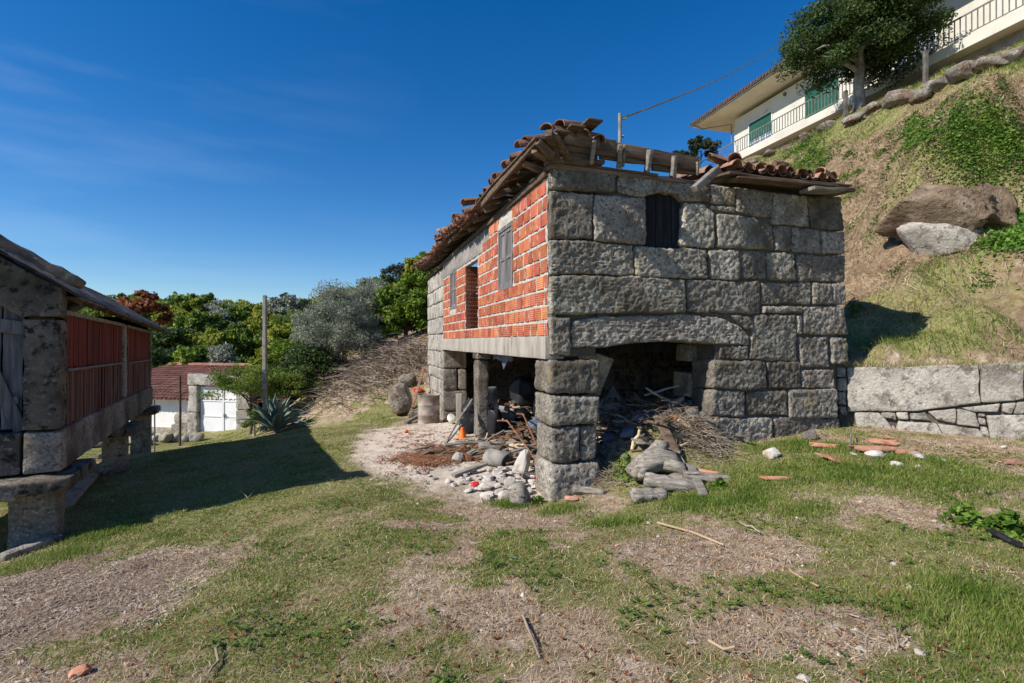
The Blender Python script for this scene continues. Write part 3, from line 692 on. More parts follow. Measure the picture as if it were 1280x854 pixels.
# doorway: hollow brick ends in the far jamb, dark sheet behind stands for shade in the holes
q = MB(); 
for k in range(8):
    for c in range(2):
        z0 = 2.385 + k * .18; u0 = .02 + c * .15
        for a_ in range(5): box(q, u0, u0 + .14, 5.262, 5.285, z0 + a_ * .0425, z0 + a_ * .0425 + .009)
        for a_ in range(5): box(q, u0 + a_ * .033, u0 + a_ * .033 + .008, 5.264, 5.283, z0 + .009, z0 + .17)
q.build('hollow_brick_jamb', M['brick'], H)
q = MB(); box(q, .02, .32, 5.30, 5.33, 2.38, 3.82); q.build('jamb_back', M['joint'], H)
for zz in (3.32, 3.18):
    q = MB(); plank(q, (.28, 4.0, zz), (.28, 5.4, zz + .02), .05, .03, seed=int(zz * 10)); q.build('rail', M['wood_grey'], H)
# far stone bay of the side wall
rr = random.Random(3)
z = -.6; k = 0
while z < 4.05:
    h = rr.uniform(.32, .52); h = min(h, 4.32 - z); v = 8.30; 
    while v < 11.3:
        Lb = rr.uniform(.45, 1.1); b = min(v + Lb, 11.4)
        if b > 11.1: b = 11.4
        m_ = MB(); block(m_, [(v, z + h), (b, z + h)], [(v, z), (b, z)], 0, .4, seed=200 + k, r=.04, res=.07, amp=.022, gap=.006)
        # wall frame (v along the side, thickness along +u)
        m_.v = [np.concatenate(m_.v)[:, [1, 0, 2]] * np.array([1, 1, 1.])]; 
        m_.f4 = [np.concatenate(m_.f4)[:, ::-1]]
        m_.build('stone', M['granite_light'], H, True); v = b + .004; k += 1
    z += h + .004
q = MB(); box(q, .10, .36, 8.45, 11.35, -.6, 4.28); q.build('wall_core', M['joint'], H)
# far pier with its face toward the yard
for k, (z0, z1, cut) in enumerate([(1.33, 1.86, None), (.70, 1.32, .42), (.12, .69, None), (-.6, .11, .42)]):
    segs = [(-.01, .70)] if not cut else [(-.01, cut), (cut + .005, .70)]
    for a, b in segs:
        stone('stone', [(a, z1), (b, z1)], [(a, z0), (b, z0)], 8.26, 8.75, seed=90 + k + int(b * 9), r=.05, res=.05, amp=.02)
# granite pillar under the beam
q = MB(); rbox(q, .11, 4.20, .80, .23, .40, 1.83, .03, (.04, .05, .04), .022, 8, 4); rbox(q, .12, 4.18, 1.80, .30, .46, .13, .03, (.05, .05, .05), .02, 8, 7)
rbox(q, .12, 4.18, -.05, .30, .48, .3, .05, (.05, .05, .05), .03, 8, 8)
q.build('granite_pillar', M['granite'], H, True)
# inside: rear wall stones, cross wall, ceiling boards and joists
rr = random.Random(5); k = 0
for wall in (0, 1, 2):
    z = -.2
    while z < 1.8:
        h = rr.uniform(.36, .5); u = 0
        Lw = (10.8, 4.9, 4.7)[wall]
        while u < Lw:
            b = min(u + rr.uniform(.5, .95), Lw)
            m_ = MB(); block(m_, [(u, z + h), (b, z + h)], [(u, z), (b, z)], 0, .3, seed=300 + k, r=.04, res=.12, amp=.02)
            V_ = np.concatenate(m_.v)
            if wall == 0: V_ = np.stack([4.62 + V_[:, 1] * 1.0, .45 + V_[:, 0], V_[:, 2]], -1); m_.f4 = [np.concatenate(m_.f4)[:, ::-1]]
            elif wall == 1: V_ = np.stack([V_[:, 0], 11.15 + V_[:, 1], V_[:, 2]], -1)
            else: V_ = np.stack([1.2 + V_[:, 0] * .74, 3.1 + V_[:, 1], V_[:, 2]], -1)
            m_.v = [V_]; m_.build('stone', M['granite_dark'], H, True); u = b + .004; k += 1  # darker granite puts the shade of the interior into the stone colour
        z += h + .004
q = MB(); box(q, 4.70, 5.02, .45, 11.5, -.3, 4.3); box(q, .4, 5.0, 11.2, 11.5, -.3, 4.3); box(q, 1.25, 4.65, 3.16, 3.36, -.2, 1.95); q.build('wall_core', M['joint'], H)
for k in range(20):
    q = MB(); a = .5 + k * .545
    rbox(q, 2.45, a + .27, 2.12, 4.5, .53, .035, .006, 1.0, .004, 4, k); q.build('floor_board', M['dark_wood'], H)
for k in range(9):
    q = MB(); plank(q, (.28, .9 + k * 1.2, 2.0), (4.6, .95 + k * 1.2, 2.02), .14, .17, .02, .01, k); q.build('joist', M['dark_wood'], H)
q = MB(); box(q, 1.5, 1.62, 2.9, 8.6, 2.2, 4.36); q.build('doorway_sky_screen', M['plaster_old'], H)  # added wall, hides the open sky so the doorway stays dark
# ---------------------------------------------------------------- roof
TILE = []
for k in range(5):
    q = MB(); n = 8; Lt = .44; r0, r1 = .095, .072; th = .013
    s = np.linspace(0, Lt, 5); rr_ = random.Random(k)
    pts = []
    for layer in (0, 1):
        for xi in s:
            r = r0 + (r1 - r0) * xi / Lt - th * layer
            for a in np.linspace(0, PI, n + 1): pts.append((xi + .012 * math.sin(a * 3 + k), r * math.cos(a), r * math.sin(a) + .004 * math.sin(k + xi * 9)))
    m_ = n + 1; f = []
    for i in range(4):
        for j in range(n):
            a = i * m_ + j; f.append((a, a + m_, a + m_ + 1, a + 1)); c = a + 5 * m_; f.append((c, c + 1, c + m_ + 1, c + m_))
    for i in range(4):
        a = i * m_; c = a + 5 * m_; f.append((a, c, c + m_, a + m_)); a += n; c += n; f.append((a, a + m_, c + m_, c))
    for j in range(n):
        a = j; c = a + 5 * m_; f.append((a, a + 1, c + 1, c)); a = 4 * m_ + j; c = a + 5 * m_; f.append((a, c, c + 1, a + 1))
    q.add(pts, f); TILE.append(q.mesh('tile', M['tile']))
def tile(par, x, y, z, rz=0, tilt=0, roll=0, up=True, s=1.0):
    """x axis of the tile runs from its wide mouth inward/up the slope"""
    o = bpy.data.objects.new('tile', rnd.choice(TILE)); C.objects.link(o); o.parent = par
    o.location = (x, y, z)
    Mx = rotm(0, 0, rz) @ rotm(0, -tilt, 0) @ rotm(roll + (0 if up else PI), 0, 0)
    import mathutils
    o.rotation_euler = mathutils.Matrix(Mx.tolist()).to_euler(); o.scale = (s, s, s)
    return o
def part_planks(name, lst, par, m='wood_old', r=.01, amp=.012):
    for k, (p0, p1, w, t) in enumerate(lst):
        q = MB(); plank(q, p0, p1, w, t, r, amp, k + int(abs(p0[0] * 7 + p0[1] * 13)) % 90, res=.1); q.build(name, M[m], par, True)
# wall plate timbers on top of the masonry
q = MB(); plank(q, (-.02, .1, 4.40), (2.5, .12, 4.385), .26, .07, .02, .02, 3); roof = q.build('roof', M['wood_old'], H, True)
part_planks('wall_plate', [((.04, .12, 4.335), (.04, 5.7, 4.33), .16, .09), ((.04, 5.75, 4.33), (.05, 11.4, 4.28), .16, .09), ((-.05, .02, 4.44), (.75, .0, 4.50), .2, .05), ((.35, .05, 4.45), (1.6, .03, 4.42), .16, .035)], roof)
# left eave: rafters tilted out over the brick wall, boards over them, tiles on top
def eave(v):      # sag of the eave line
    return (4.50 + .10 * math.exp(-((v - .2) / 1.5) ** 2) + .05 * math.sin(v * 1.3) + .12 * max(0, (v - 3)) / 8 * 0)
lst = []
for k in range(1, 17):
    v = -.28 + k * .72 + rnd.uniform(-.05, .05); e = eave(v)
    lst.append(((-.24 + rnd.uniform(-.05, .05), v, e - .07), (.62 if k < 2 else 1.0, v + rnd.uniform(-.1, .1), e + (.33 if k < 2 else .48) + rnd.uniform(-.02, .02)), .09, .09))
part_planks('rafter', lst, roof)
lst = []
for r_ in range(5):
    u = -.22 + r_ * .235; v = -.36 + rnd.uniform(-.06, .06)
    while v < 11.3:
        Lb = rnd.uniform(1.8, 3.0); a, b = v, min(v + Lb, 11.45); dz = (u + .4) * .41
        if r_ > 3 and a < .6: a = .9
        if b > a + .3:
            lst.append(((u, a, eave(a) + dz - .02 + rnd.uniform(-.01, .02)), (u + rnd.uniform(-.03, .03), b, eave(b) + dz - .02 + rnd.uniform(-.01, .02)), .21, .028))
        v += Lb + .01
part_planks('roof_board', lst, roof)
# overhanging outer edge board seen on the silhouette
part_planks('fascia', [((-.27, -.26, 4.62), (-.27, 2.6, 4.53), .05, .10), ((-.26, 3.1, 4.50), (-.26, 6.0, 4.48), .05, .08)], roof)
# tiles of the left eave: dense past v=2.8, sparse remains before
TN = 0
for v in np.arange(3.2, 11.35, .205):
    for row in range(3):
        u = -.44 + row * .36; e = eave(v) + (u + .4) * .41 + .02
        if v < 4.2 and row == 2: continue
        if rnd.random() < .07: continue
        jit = .35 if rnd.random() < .4 else .08
        tile(roof, u + rnd.uniform(-.10, .08), v + rnd.uniform(-.03, .03), e - .01 + rnd.uniform(0, .05), rnd.uniform(-jit, jit) * 1.2, .39 + rnd.uniform(-.06, .06), rnd.uniform(-.2, .2))
        if row < 2: tile(roof, u + .03, v + .10, e + .075, rnd.uniform(-.05, .05), .39, 0, False)
for k in range(22):   # loose heap where the tiles have slipped
    v = rnd.uniform(3.0, 4.6) if k < 14 else rnd.uniform(5.4, 8)
    tile(roof, rnd.uniform(-.50, -.1), v, eave(v) + .12 + rnd.uniform(0, .15), rnd.uniform(-.7, .7), rnd.uniform(0, .4), rnd.uniform(-.5, .5), rnd.random() < .7)
for (u, v, z, rz, ti) in ((-.30, -.20, 4.74, .9, .35), (-.42, .28, 4.74, .3, .35), (-.50, .35, 4.70, .1, .3), (-.46, .80, 4.68, -.2, .35), (-.5, .98, 4.64, .2, .3), (-.5, 1.5, 4.62, .2, .35), (-.52, 1.72, 4.60, -.1, .3), (-.5, 2.15, 4.58, .1, .35), (-.5, 2.45, 4.56, 0, .3), (-.46, 2.7, 4.56, .4, .4), (-.12, -.2, 4.80, .5, .3), (.38, -.2, 4.76, 1.45, .3), (.62, -.18, 4.72, 1.5, .5)):
    tile(roof, u + (.17 if u < 0 else 0), v, z + (.03 if u < 0 else 0), rz, ti, rnd.uniform(-.2, .2))
# front edge: two long boards on edge above the wall, leaning stubs, corner timbers
def fr_pt(px, py, v): 
    u, z = wall_pt(BO, BD, px, py, v); return (u, v, z)
def fp(x, y, v): return fr_pt(660 + x / 5.818, 140 + y / 5.818, v)      # from the enlarged picture of the eaves
part_planks('fascia', [
    (fp(190, 160, -.16), fp(520, 215, -.12), .045, .20), (fp(250, 215, -.12), fp(640, 270, -.06), .05, .24), (fp(500, 240, -.08), fp(880, 310, -.03), .045, .17),
    (fp(520, 300, -.02), fp(870, 345, .0), .05, .16), (fp(860, 320, -.03), fp(1240, 385, .0), .045, .20), (fp(900, 385, .02), fp(1240, 425, .04), .05, .16),
    (fp(270, 300, -.08), fp(500, 340, -.02), .05, .26)], roof)
part_planks('stub', [
    (fp(480, 205, -.18), fp(455, 380, -.05), .05, .09), (fp(670, 235, -.14), fp(660, 410, -.02), .06, .10), (fp(705, 235, -.12), fp(685, 400, .0), .04, .06),
    (fp(890, 275, -.12), fp(862, 445, -.02), .06, .10), (fp(1068, 318, -.10), fp(1052, 470, -.02), .06, .09), (fp(1230, 360, -.08), fp(1232, 462, -.02), .04, .05)], roof, 'wood_grey')
part_planks('hip_timber', [(fp(150, 150, -.4), fp(215, 330, -.05), .09, .10), (fp(185, 165, -.36), fp(290, 340, -.05), .10, .07), ((-.28, -.28, 4.58), (-.05, -.2, 4.44), .08, .08), ((-.26, -.1, 4.54), (.1, .1, 4.46), .1, .07), ((-.24, .4, 4.54), (.1, .35, 4.42), .1, .07)], roof)
# right front: boards and a patch of tiles still lying over the wall
q = MB(); rbox(q, 3.80, .12, 4.52, 2.35, .75, .05, .01, .15, .02, 3, 9, rotm(.12, .02, 0)); q.build('roof_board', M['wood_old'], roof, True)
lst = [((2.75, -.16, 4.44), (4.6, -.19, 4.47), .22, .03), ((3.2, -.08, 4.50), (4.95, -.1, 4.53), .25, .03), ((2.7, .15, 4.52), (4.4, .2, 4.55), .25, .03)]
part_planks('roof_board', lst, roof)
a = fr_pt(868, 237, -.28); b = fr_pt(905, 208, -.28)
part_planks('stub', [(a, (b[0], -.15, b[2]), .10, .10)], roof, 'wood_grey')
a = fr_pt(1012, 238, -.30); b = fr_pt(1056, 237, -.30)
part_planks('roof_board', [((a[0], -.25, a[2] + .02), (b[0], -.2, b[2]), .26, .05), ((4.35, .0, 4.46), (5.1, .15, 4.5), .3, .04)], roof, 'wood_grey')
for u in np.arange(2.78, 4.75, .20):
    for row in range(4):
        if row == 0 and u > 4.6: continue
        e = 4.60 + row * .055
        if rnd.random() < .10: continue
        tile(roof, u + rnd.uniform(-.03, .03), -.20 + row * .30 + rnd.uniform(-.06, .06), e + rnd.uniform(-.01, .03), PI / 2 + rnd.uniform(-.15, .15), .16, rnd.uniform(-.25, .25))
        tile(roof, u + .10, -.16 + row * .30, e + .06, PI / 2 + rnd.uniform(-.1, .1), .16, 0, False)
for k in range(14):
    tile(roof, rnd.uniform(2.7, 4.45), rnd.uniform(-.2, .15), 4.66 + rnd.uniform(0, .08), rnd.uniform(0, 3), rnd.uniform(-.1, .3), rnd.uniform(-.5, .5), rnd.random() < .6)
# rear roof still standing low behind the missing part
q = MB()
for k in range(12):
    pass
lst = [((.9, v, 4.9 + .02 * k), (4.9, v + .1, 4.45), .30, .03) for k, v in enumerate(np.arange(5.2, 11.3, .34))]
part_planks('roof_board', lst, roof)
lst = [((.5, v, 4.55), (4.9, v, 4.38), .12, .14) for v in (1.6, 3.0, 4.4)]
part_planks('rafter', lst, roof)
# thin service mast rising behind the front wall
px0 = wall_pt(BO, BD, 775, 210, .5); 
q = MB(); x_, z1 = wall_pt(BO, BD, 775, 142, .75); tube(q, [(0, 0, -1.85), (.0, 0, z1 - 4.0)], .028, 8); tube(q, [(-.02, 0, z1 - 4.35), (.06, 0, z1 - 4.35)], .02, 6); tube(q, [(.0, 0, z1 - 4.10), (.10, 0, z1 - 4.07)], .012, 6)
mx, my = B(x_, .75)
solo('service_mast', q, M['pole'], 'thin grey metal mast standing up behind the front wall of the stone house', 'mast', (mx, my, 4.0))
MAST = (mx, my, z1 - .08)
# ================================================================ granary on stone legs
GL = .0
G = thing('granary', 'old narrow granary on stone legs with faded red board sides at the left edge', 'granary', (GO[0], GO[1], 0), GD, rx=-.0177)
def gst(name, top, bot, v0, v1, m='granite_dark', seed=0, par=None, **k):
    q = MB(); block(q, top, bot, v0, v1, seed=seed, **k); return q.build(name, M[m], par or G, True)
def side_block(name, top, bot, x0, x1, m='granite_dark', seed=0, **k):
    """stone along the long side: profile points are (y, z), x0..x1 thickness"""
    q = MB(); block(q, top, bot, 0, x1 - x0, seed=seed, **k); V_ = np.concatenate(q.v)
    q.v = [np.stack([x1 - V_[:, 1], V_[:, 0], V_[:, 2]], -1)]
    return q.build(name, M[m], G, True)
LG = 8.85
# legs and flat cap stones
legs = [(-.25, .10, .42), (-.20, 4.75, .36), (-.22, 8.5, .40), (-1.9, .1, .40), (-1.9, 4.75, .36), (-1.9, 8.5, .40)]
for k, (lx, ly, w) in enumerate(legs):
    wx, wy = fr(GO, GD, lx, ly); gzz = gz(wx, wy) + .0177 * ly
    q = MB(); n_ = 2
    rbox(q, lx + .02, ly, (gzz - .3 + .33) / 2, w + .02, w, .33 - gzz + .3, .03, (.08, .08, .08), .02, 5, k)
    q.build('stone_leg', M['granite'], G, True)
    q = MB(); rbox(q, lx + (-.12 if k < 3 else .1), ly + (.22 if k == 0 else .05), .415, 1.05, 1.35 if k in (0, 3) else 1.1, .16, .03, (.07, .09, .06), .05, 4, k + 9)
    q.build('cap_stone', M['granite_dark'], G, True)
gst('cap_stone', [(-1.6, .50), (-.32, .50)], [(-1.6, .29), (-.30, .29)], -.35, .5, seed=6, res=.06, amp=.025, r=.04, m='granite')
# sill beams
side_block('sill_stone', [(-.02, 1.03), (4.5, 1.05)], [(-.02, .52), (4.5, .52)], -.34, .01, seed=11, res=.06, amp=.015, r=.025, m='granite')
side_block('sill_stone', [(4.51, 1.05), (LG, 1.05)], [(4.51, .52), (LG, .53)], -.34, .01, seed=12, res=.06, amp=.015, r=.025, m='granite')
gst('sill_stone', [(-1.75, 1.02), (-.36, 1.02)], [(-1.75, .52), (-.36, .52)], 0, .34, seed=13, res=.06, amp=.015, r=.02)
gst('sill_stone', [(-2.14, 1.02), (-1.76, 1.02)], [(-2.14, .52), (-1.76, .52)], 0, 8.9, seed=14, res=.2, amp=.015, r=.02)
# end frame: posts, arch stones, gable
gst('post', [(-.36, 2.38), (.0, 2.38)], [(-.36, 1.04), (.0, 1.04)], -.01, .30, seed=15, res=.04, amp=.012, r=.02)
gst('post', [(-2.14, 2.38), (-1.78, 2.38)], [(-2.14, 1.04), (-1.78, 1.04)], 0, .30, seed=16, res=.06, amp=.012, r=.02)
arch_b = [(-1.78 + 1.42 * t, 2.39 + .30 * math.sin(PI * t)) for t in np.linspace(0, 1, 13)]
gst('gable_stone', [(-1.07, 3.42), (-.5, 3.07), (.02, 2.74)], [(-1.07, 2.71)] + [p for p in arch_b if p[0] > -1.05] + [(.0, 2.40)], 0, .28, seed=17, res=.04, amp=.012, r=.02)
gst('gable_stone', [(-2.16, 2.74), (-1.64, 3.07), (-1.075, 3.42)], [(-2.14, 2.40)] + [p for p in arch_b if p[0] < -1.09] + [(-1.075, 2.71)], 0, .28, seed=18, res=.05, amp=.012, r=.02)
# door: upright weathered boards, some loose
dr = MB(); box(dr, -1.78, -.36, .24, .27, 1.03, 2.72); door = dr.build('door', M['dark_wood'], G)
for k in range(7):
    x0 = -1.70 + k * .20
    q = MB(); hgt = 1.62 - .5 * abs((x0 + 1.0) / 1.2) ** 2
    plank(q, (x0 + .06 * (k == 4), .20, 1.05 + .03 * (k % 3)), (x0 + rnd.uniform(-.03, .03), .19 + .02 * (k % 2), 1.05 + hgt), .185, .025, .006, .012, k, up=(0, 1, 0)); q.build('board', M['wood_v'], door, True)
q = MB(); plank(q, (-.95, .10, 2.66), (-.40, .16, 1.02), .13, .03, .008, .012, 30, up=(0, 1, 0)); q.build('board', M['wood_v'], door, True)
q = MB(); plank(q, (-.62, .13, 2.30), (-.34, .13, 2.26), .16, .03, .008, .012, 31, up=(0, 1, 0)); q.build('board', M['wood_v'], door, True)
q = MB(); plank(q, (-1.78, .15, 1.42), (-.42, .15, 1.40), .09, .03, .008, .01, 32, up=(0, 1, 0)); q.build('cross_board', M['wood_v'], door, True)
# side posts, plates and rails
for (y0, y1, s) in ((4.42, 4.92, 21), (8.50, LG, 22)):
    side_block('post', [(y0, 2.52), (y1 - .12, 2.52)], [(y0, 1.06), (y1 - .12, 1.06)], -.26, .0, 'granite', s, res=.05, amp=.012, r=.02)
side_block('post', [(.31, 2.46), (.34, 2.46)], [(.31, 1.06), (.34, 1.06)], -.05, -.01, 'wood_old', 23, res=.1, amp=.003, r=.004)
q = MB(); plank(q, (-.03, .28, 2.47), (-.03, 4.45, 2.50), .07, .06, .008, .006, 40); plank(q, (-.03, 4.9, 2.50), (-.03, 8.55, 2.50), .07, .06, .008, .006, 41); q.build('plate', M['wood_grey'], G, True)
for (a, b) in ((.30, 4.44), (4.82, 8.52)):
    q = MB(); plank(q, (.012, a, 1.745), (.012, b, 1.76), .03, .035, .006, .006, int(a * 9)); q.build('rail', M['wood_grey'], G, True)
bm_cache = {}
def board_row(a, b, z0, z1, m, ystep, seed):
    r2 = random.Random(seed); y = a
    while y < b - .03:
        w = r2.uniform(.8, 1.2) * ystep; e = min(y + w, b)
        dz = r2.uniform(-.012, .012); x = -.045 + r2.uniform(-.008, .008)
        if not (m == 'red_worn' and r2.random() < .06):
            q = MB(); rbox(q, x, (y + e) / 2, (z0 + z1) / 2 + dz, .018, e - y - r2.uniform(.005, .018), z1 - z0, .003, .5, .004, 5, int(y * 10))
            q.build('board', M[m], G)
        y = e
board_row(.33, 4.44, 1.77, 2.455, 'red_board', .115, 1); board_row(.33, 4.44, 1.03, 1.735, 'red_worn', .105, 2)
board_row(4.82, 8.50, 1.77, 2.475, 'red_board', .125, 3); board_row(4.82, 8.50, 1.05, 1.735, 'red_worn', .12, 4)
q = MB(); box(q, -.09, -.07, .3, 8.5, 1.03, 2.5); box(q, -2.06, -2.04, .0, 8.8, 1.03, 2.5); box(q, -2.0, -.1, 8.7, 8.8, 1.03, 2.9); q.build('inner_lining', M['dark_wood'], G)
q = MB(); box(q, -2.05, -.1, .1, 8.8, .95, 1.0); q.build('floor', M['wood_old'], G)
# roof: stone copings on the gable, slate like courses down both slopes
sl = (3.56 - 2.68) / (1.07 + .34)
def rz_(x): return 3.56 - sl * abs(x + 1.07)
q = MB(); plank(q, (-1.07, .02, 3.60), (.17, .02, rz_(.17) + .03), .42, .10, .02, .05, 50, res=.07); groof = q.build('roof', M['slate'], G, True)
q = MB(); plank(q, (-1.07, .02, 3.60), (-2.31, .02, rz_(-2.31) + .03), .42, .10, .02, .03, 51); q.build('coping', M['slate'], groof, True)
k = 0
for sgn in (1, -1):
    for course in range(5):
        x0 = (.30 - course * .30); y = .15
        while y < LG + .2:
            w = rnd.uniform(.35, .7); e = min(y + w, LG + .35)
            x0 = .13 + .026 * (y + e) / 2 - course * .30 if course == 0 else (.30 - course * .30); xa = x0 + rnd.uniform(-.03, .04); xb = x0 - .42
            za = rz_(xa) - .15 + course * .012; zb = rz_(xb) - .13 + course * .012
            dip = -.0
            p0 = (xa, (y + e) / 2, za + rnd.uniform(0, .02)); p1 = (xb, (y + e) / 2, zb + .015)
            if sgn < 0: p0 = (-2.14 - p0[0], p0[1], p0[2]); p1 = (-2.14 - p1[0], p1[1], p1[2])
            q = MB(); plank(q, p0, p1, e - y - .01, .035, .008, .02, k, res=.14); q.build('slate', M['slate'], groof, True); y = e; k += 1
lst = [((.12 + .02 * y, y, rz_(.12 + .02 * y) - .20), (-1.07, y, rz_(-1.07) - .20), .07, .08) for y in np.arange(.4, 8.9, .7)]
part_planks('rafter', lst, groof)
part_planks('eave_board', [((.06, .2, rz_(.06) - .20), (.30, LG + .2, rz_(.30) - .19), .16, .03)], groof)
# ================================================================ retaining wall on the right
RWO = (5.35, 8.40); RWA = math.atan2(7.36 - 8.40, 7.35 - 5.35)
RWt = thing('retaining_wall', 'pale dry stone retaining wall of long slabs holding up the hillside at right', 'wall', (RWO[0], RWO[1], 0), RWA)
def rp(x, y): return wall_pt(RWO, RWA, 1040 + x / 5.333, 440 + y / 5.333)
RS = [([(100,102),(520,98),(980,86)], [(102,398),(600,392),(985,350)]), ([(988,84),(1290,72)], [(990,348),(1130,340),(1290,310)]), ([(1295,70),(1900,40)], [(1295,306),(1900,280)]),
 ([(28,100),(92,108)], [(30,170),(96,172)]), ([(34,176),(94,176)], [(30,262),(94,262)]), ([(30,266),(94,268)], [(34,352),(96,354)]), ([(30,358),(98,356)], [(60,420),(100,425)]),
 ([(150,404),(318,404)], [(170,505),(420,545)]), ([(322,402),(430,402)], [(330,440),(430,452)]), ([(434,398),(515,394)], [(440,450),(512,448)]), ([(520,400),(636,402)], [(520,446),(665,468)]),
 ([(640,402),(830,384)], [(700,460),(830,488)]), ([(835,384),(975,414)], [(835,492),(978,508)]), ([(850,378),(1130,350)], [(940,408),(1110,402)]), ([(1135,350),(1245,335)], [(1140,398),(1205,418)]), ([(1250,332),(1420,322)], [(1215,420),(1420,412)]),
 ([(982,412),(1038,415)], [(982,436),(1036,438)]), ([(982,442),(1034,442)], [(984,490),(1028,495)]), ([(985,500),(1040,510)], [(1000,560),(1050,572)]),
 ([(1042,424),(1500,416)], [(1060,640),(1500,680)]), ([(1505,300),(2300,270)], [(1505,700),(2300,760)]), ([(440,458),(700,478)], [(420,560),(760,600)]), ([(704,482),(980,520)], [(762,604),(1050,640)]), ([(200,512),(440,562)], [(220,660),(480,700)]), ([(442,566),(1050,646)], [(482,704),(1060,720)])]
for k, (t, b) in enumerate(RS):
    q = MB(); big = abs(t[0][0] - t[-1][0]) > 250
    block(q, [rp(*p) for p in t], [rp(*p) for p in b], .004 * (k % 4), .45, r=.022, res=.045, amp=.012 if big else .02, seed=400 + k, gap=.004, wob=.018)
    q.build('stone', M['granite_light'], RWt, True)
q = MB(); box(q, .02, 7.5, .08, .4, -.2, 1.60); q.build('wall_core', M['joint'], RWt)
# ================================================================ boulder in the hillside and rocks along the crest
def put_rock(px, py, w, h, dep, m, label, seed, grp=None, name='boulder', sink=.25, amp=.22, n=14, cat='boulder', rz=0, dist=None):
    x, y, z = GP(px, py)
    q = MB(); rock(q, (0, 0, 0), (w, dep, h), seed, n, amp, 1.3)
    return solo(name, q, M[m], label, cat, (x, y, z + h * (.5 - sink)), grp, True, (0, 0, rz))
put_rock(1170, 318, 1.45, .95, .75, 'granite_light', 'big pale boulder face half buried in the dry hillside under a brown earth bank', 3, amp=.16, n=26, sink=.2, rz=-.5)
d_ = 10.0
q = MB(); rock(q, (0, 0, 0), (1.9, 1.6, 1.15), 8, 34, .5, 2.6); solo('boulder', q, M['earth_rock'], 'brown weathered rock ledge overhanging the pale boulder on the hillside', 'boulder', ((1180 - 640) / 640 * (d_ + .3), d_ + .45, CZ + (427 - 258) / 640 * (d_ + .3)), None, True, (.15, -.10, -.5))
q = MB(); rock(q, (0, 0, 0), (1.3, 1.2, 1.1), 18, 24, .42, 2.2); solo('boulder', q, M['earth_rock'], 'brown earthy rock shoulder right of the ledge above the pale boulder', 'boulder', ((1240 - 640) / 640 * d_, d_ + .35, CZ + (427 - 262) / 640 * d_), None, True, (.1, 0, -.2))
cr = [(912,212,.6),(940,203,.7),(962,193,.9),(985,185,.7),(1010,172,.8),(1033,160,.8),(1066,152,.9),(1092,140,.9),(1122,130,1.2),(1150,124,.8),(1168,112,1.1),(1208,95,1.3),(1243,84,1.0),(1262,76,.9),(1276,70,.8)]
CRL = ['lowest rock of the hilltop row, just above the broken roof edge', 'second rock up the hilltop row, right of the lowest', 'grey rock just right of the second pale fence post', 'rock in the hilltop row below the green half shutter', 'rock in the hilltop row left of the closed green shutter', 'rock directly below the closed green shutter of the hilltop house', 'rock just left of the tree trunk on the hill', 'rock at the right foot of the tree trunk on the hill', 'larger rock one step right of the hilltop tree', 'rock just left of the dark fence post right of the tree', 'rock just right of the dark fence post above the ivy', 'broad lichened rock above the ivy patch, largest of the hilltop row', 'third rock from the right edge in the hilltop row', 'second rock from the right edge in the hilltop row', 'rock of the hilltop row cut by the right edge']
for k, (px, py, w) in enumerate(cr):
    put_rock(px, py + 3, w * 1.0, w * .55, w * .8, 'rock', CRL[k], 20 + k, 'rocks along the top of the slope', 'rock', .2, .3, 12, 'rock', rnd.uniform(0, 3))
# ================================================================ white house on the hill
WH = thing('white_house', 'long cream house with a balcony and dark eaves on top of the hill', 'house', (HO[0], HO[1], 0), HD)
FZ = 13.9; FY = 1.25
def hp(px, py, yl=0): return wall_pt(HO, HD, px, py, yl)
x_e, z_e = hp(866, 160, -.3); x_e2, z_e2 = hp(993, 75, -.3)
q = MB(); box(q, 0, 24, FY, FY + 9, 10.6, FZ + 3.0); q.build('wall', M['cream'], WH)
q = MB(); box(q, -.05, 24, -.02, FY, FZ - .42, FZ); q.build('balcony_slab', M['cream'], WH)
q = MB(); box(q, -.02, 24, .6, FY - .003, 10.6, FZ - .42); q.build('lower_wall', M['plaster_old'], WH)
ze = (z_e + z_e2) / 2
q = MB()
box(q, x_e, 25, -.3, 10.6, ze - .02, ze + .09); hroof = q.build('roof', M['cream_soffit'], WH)
q = MB(); q.add([(x_e - .1, -.45, ze + .10), (25, -.45, ze + .10), (25, 5.2, ze + 1.5), (x_e - .1, 5.2, ze + 1.5), (x_e - .1, -.45, ze + .22), (25, -.45, ze + .22), (25, 5.2, ze + 1.62), (x_e - .1, 5.2, ze + 1.62)], [(0, 3, 2, 1), (4, 5, 6, 7), (0, 1, 5, 4), (1, 2, 6, 5), (2, 3, 7, 6), (3, 0, 4, 7)])
q.add([(x_e - .1, 5.21, ze + 1.5), (25, 5.21, ze + 1.5), (25, 10.8, ze + .1), (x_e - .1, 10.8, ze + .1), (x_e - .1, 5.21, ze + 1.62), (25, 5.21, ze + 1.62), (25, 10.8, ze + .22), (x_e - .1, 10.8, ze + .22)], [(0, 3, 2, 1), (4, 5, 6, 7), (0, 1, 5, 4), (1, 2, 6, 5), (2, 3, 7, 6), (3, 0, 4, 7)])
q.build('tile_covering', M['roof_dark'], hroof)
q = MB()
for x in np.arange(x_e, 25, .24): tube(q, [(x, -.50, ze + .22), (x, .1, ze + .36)], .085, 6)
o = q.build('eave_tiles', M['roof_dark'], hroof); o['kind'] = 'stuff'
q = MB(); tube(q, [(x_e + .02, -.36, ze + .06), (25, -.36, ze + .06)], .05, 6); tube(q, [(x_e + .3, -.34, ze + .02), (x_e + .5, .1, ze - .25), (-.15, FY - .1, ze - .5), (-.12, FY - .1, 11)], .04, 6); q.build('gutter', M['rail_dark'], hroof)
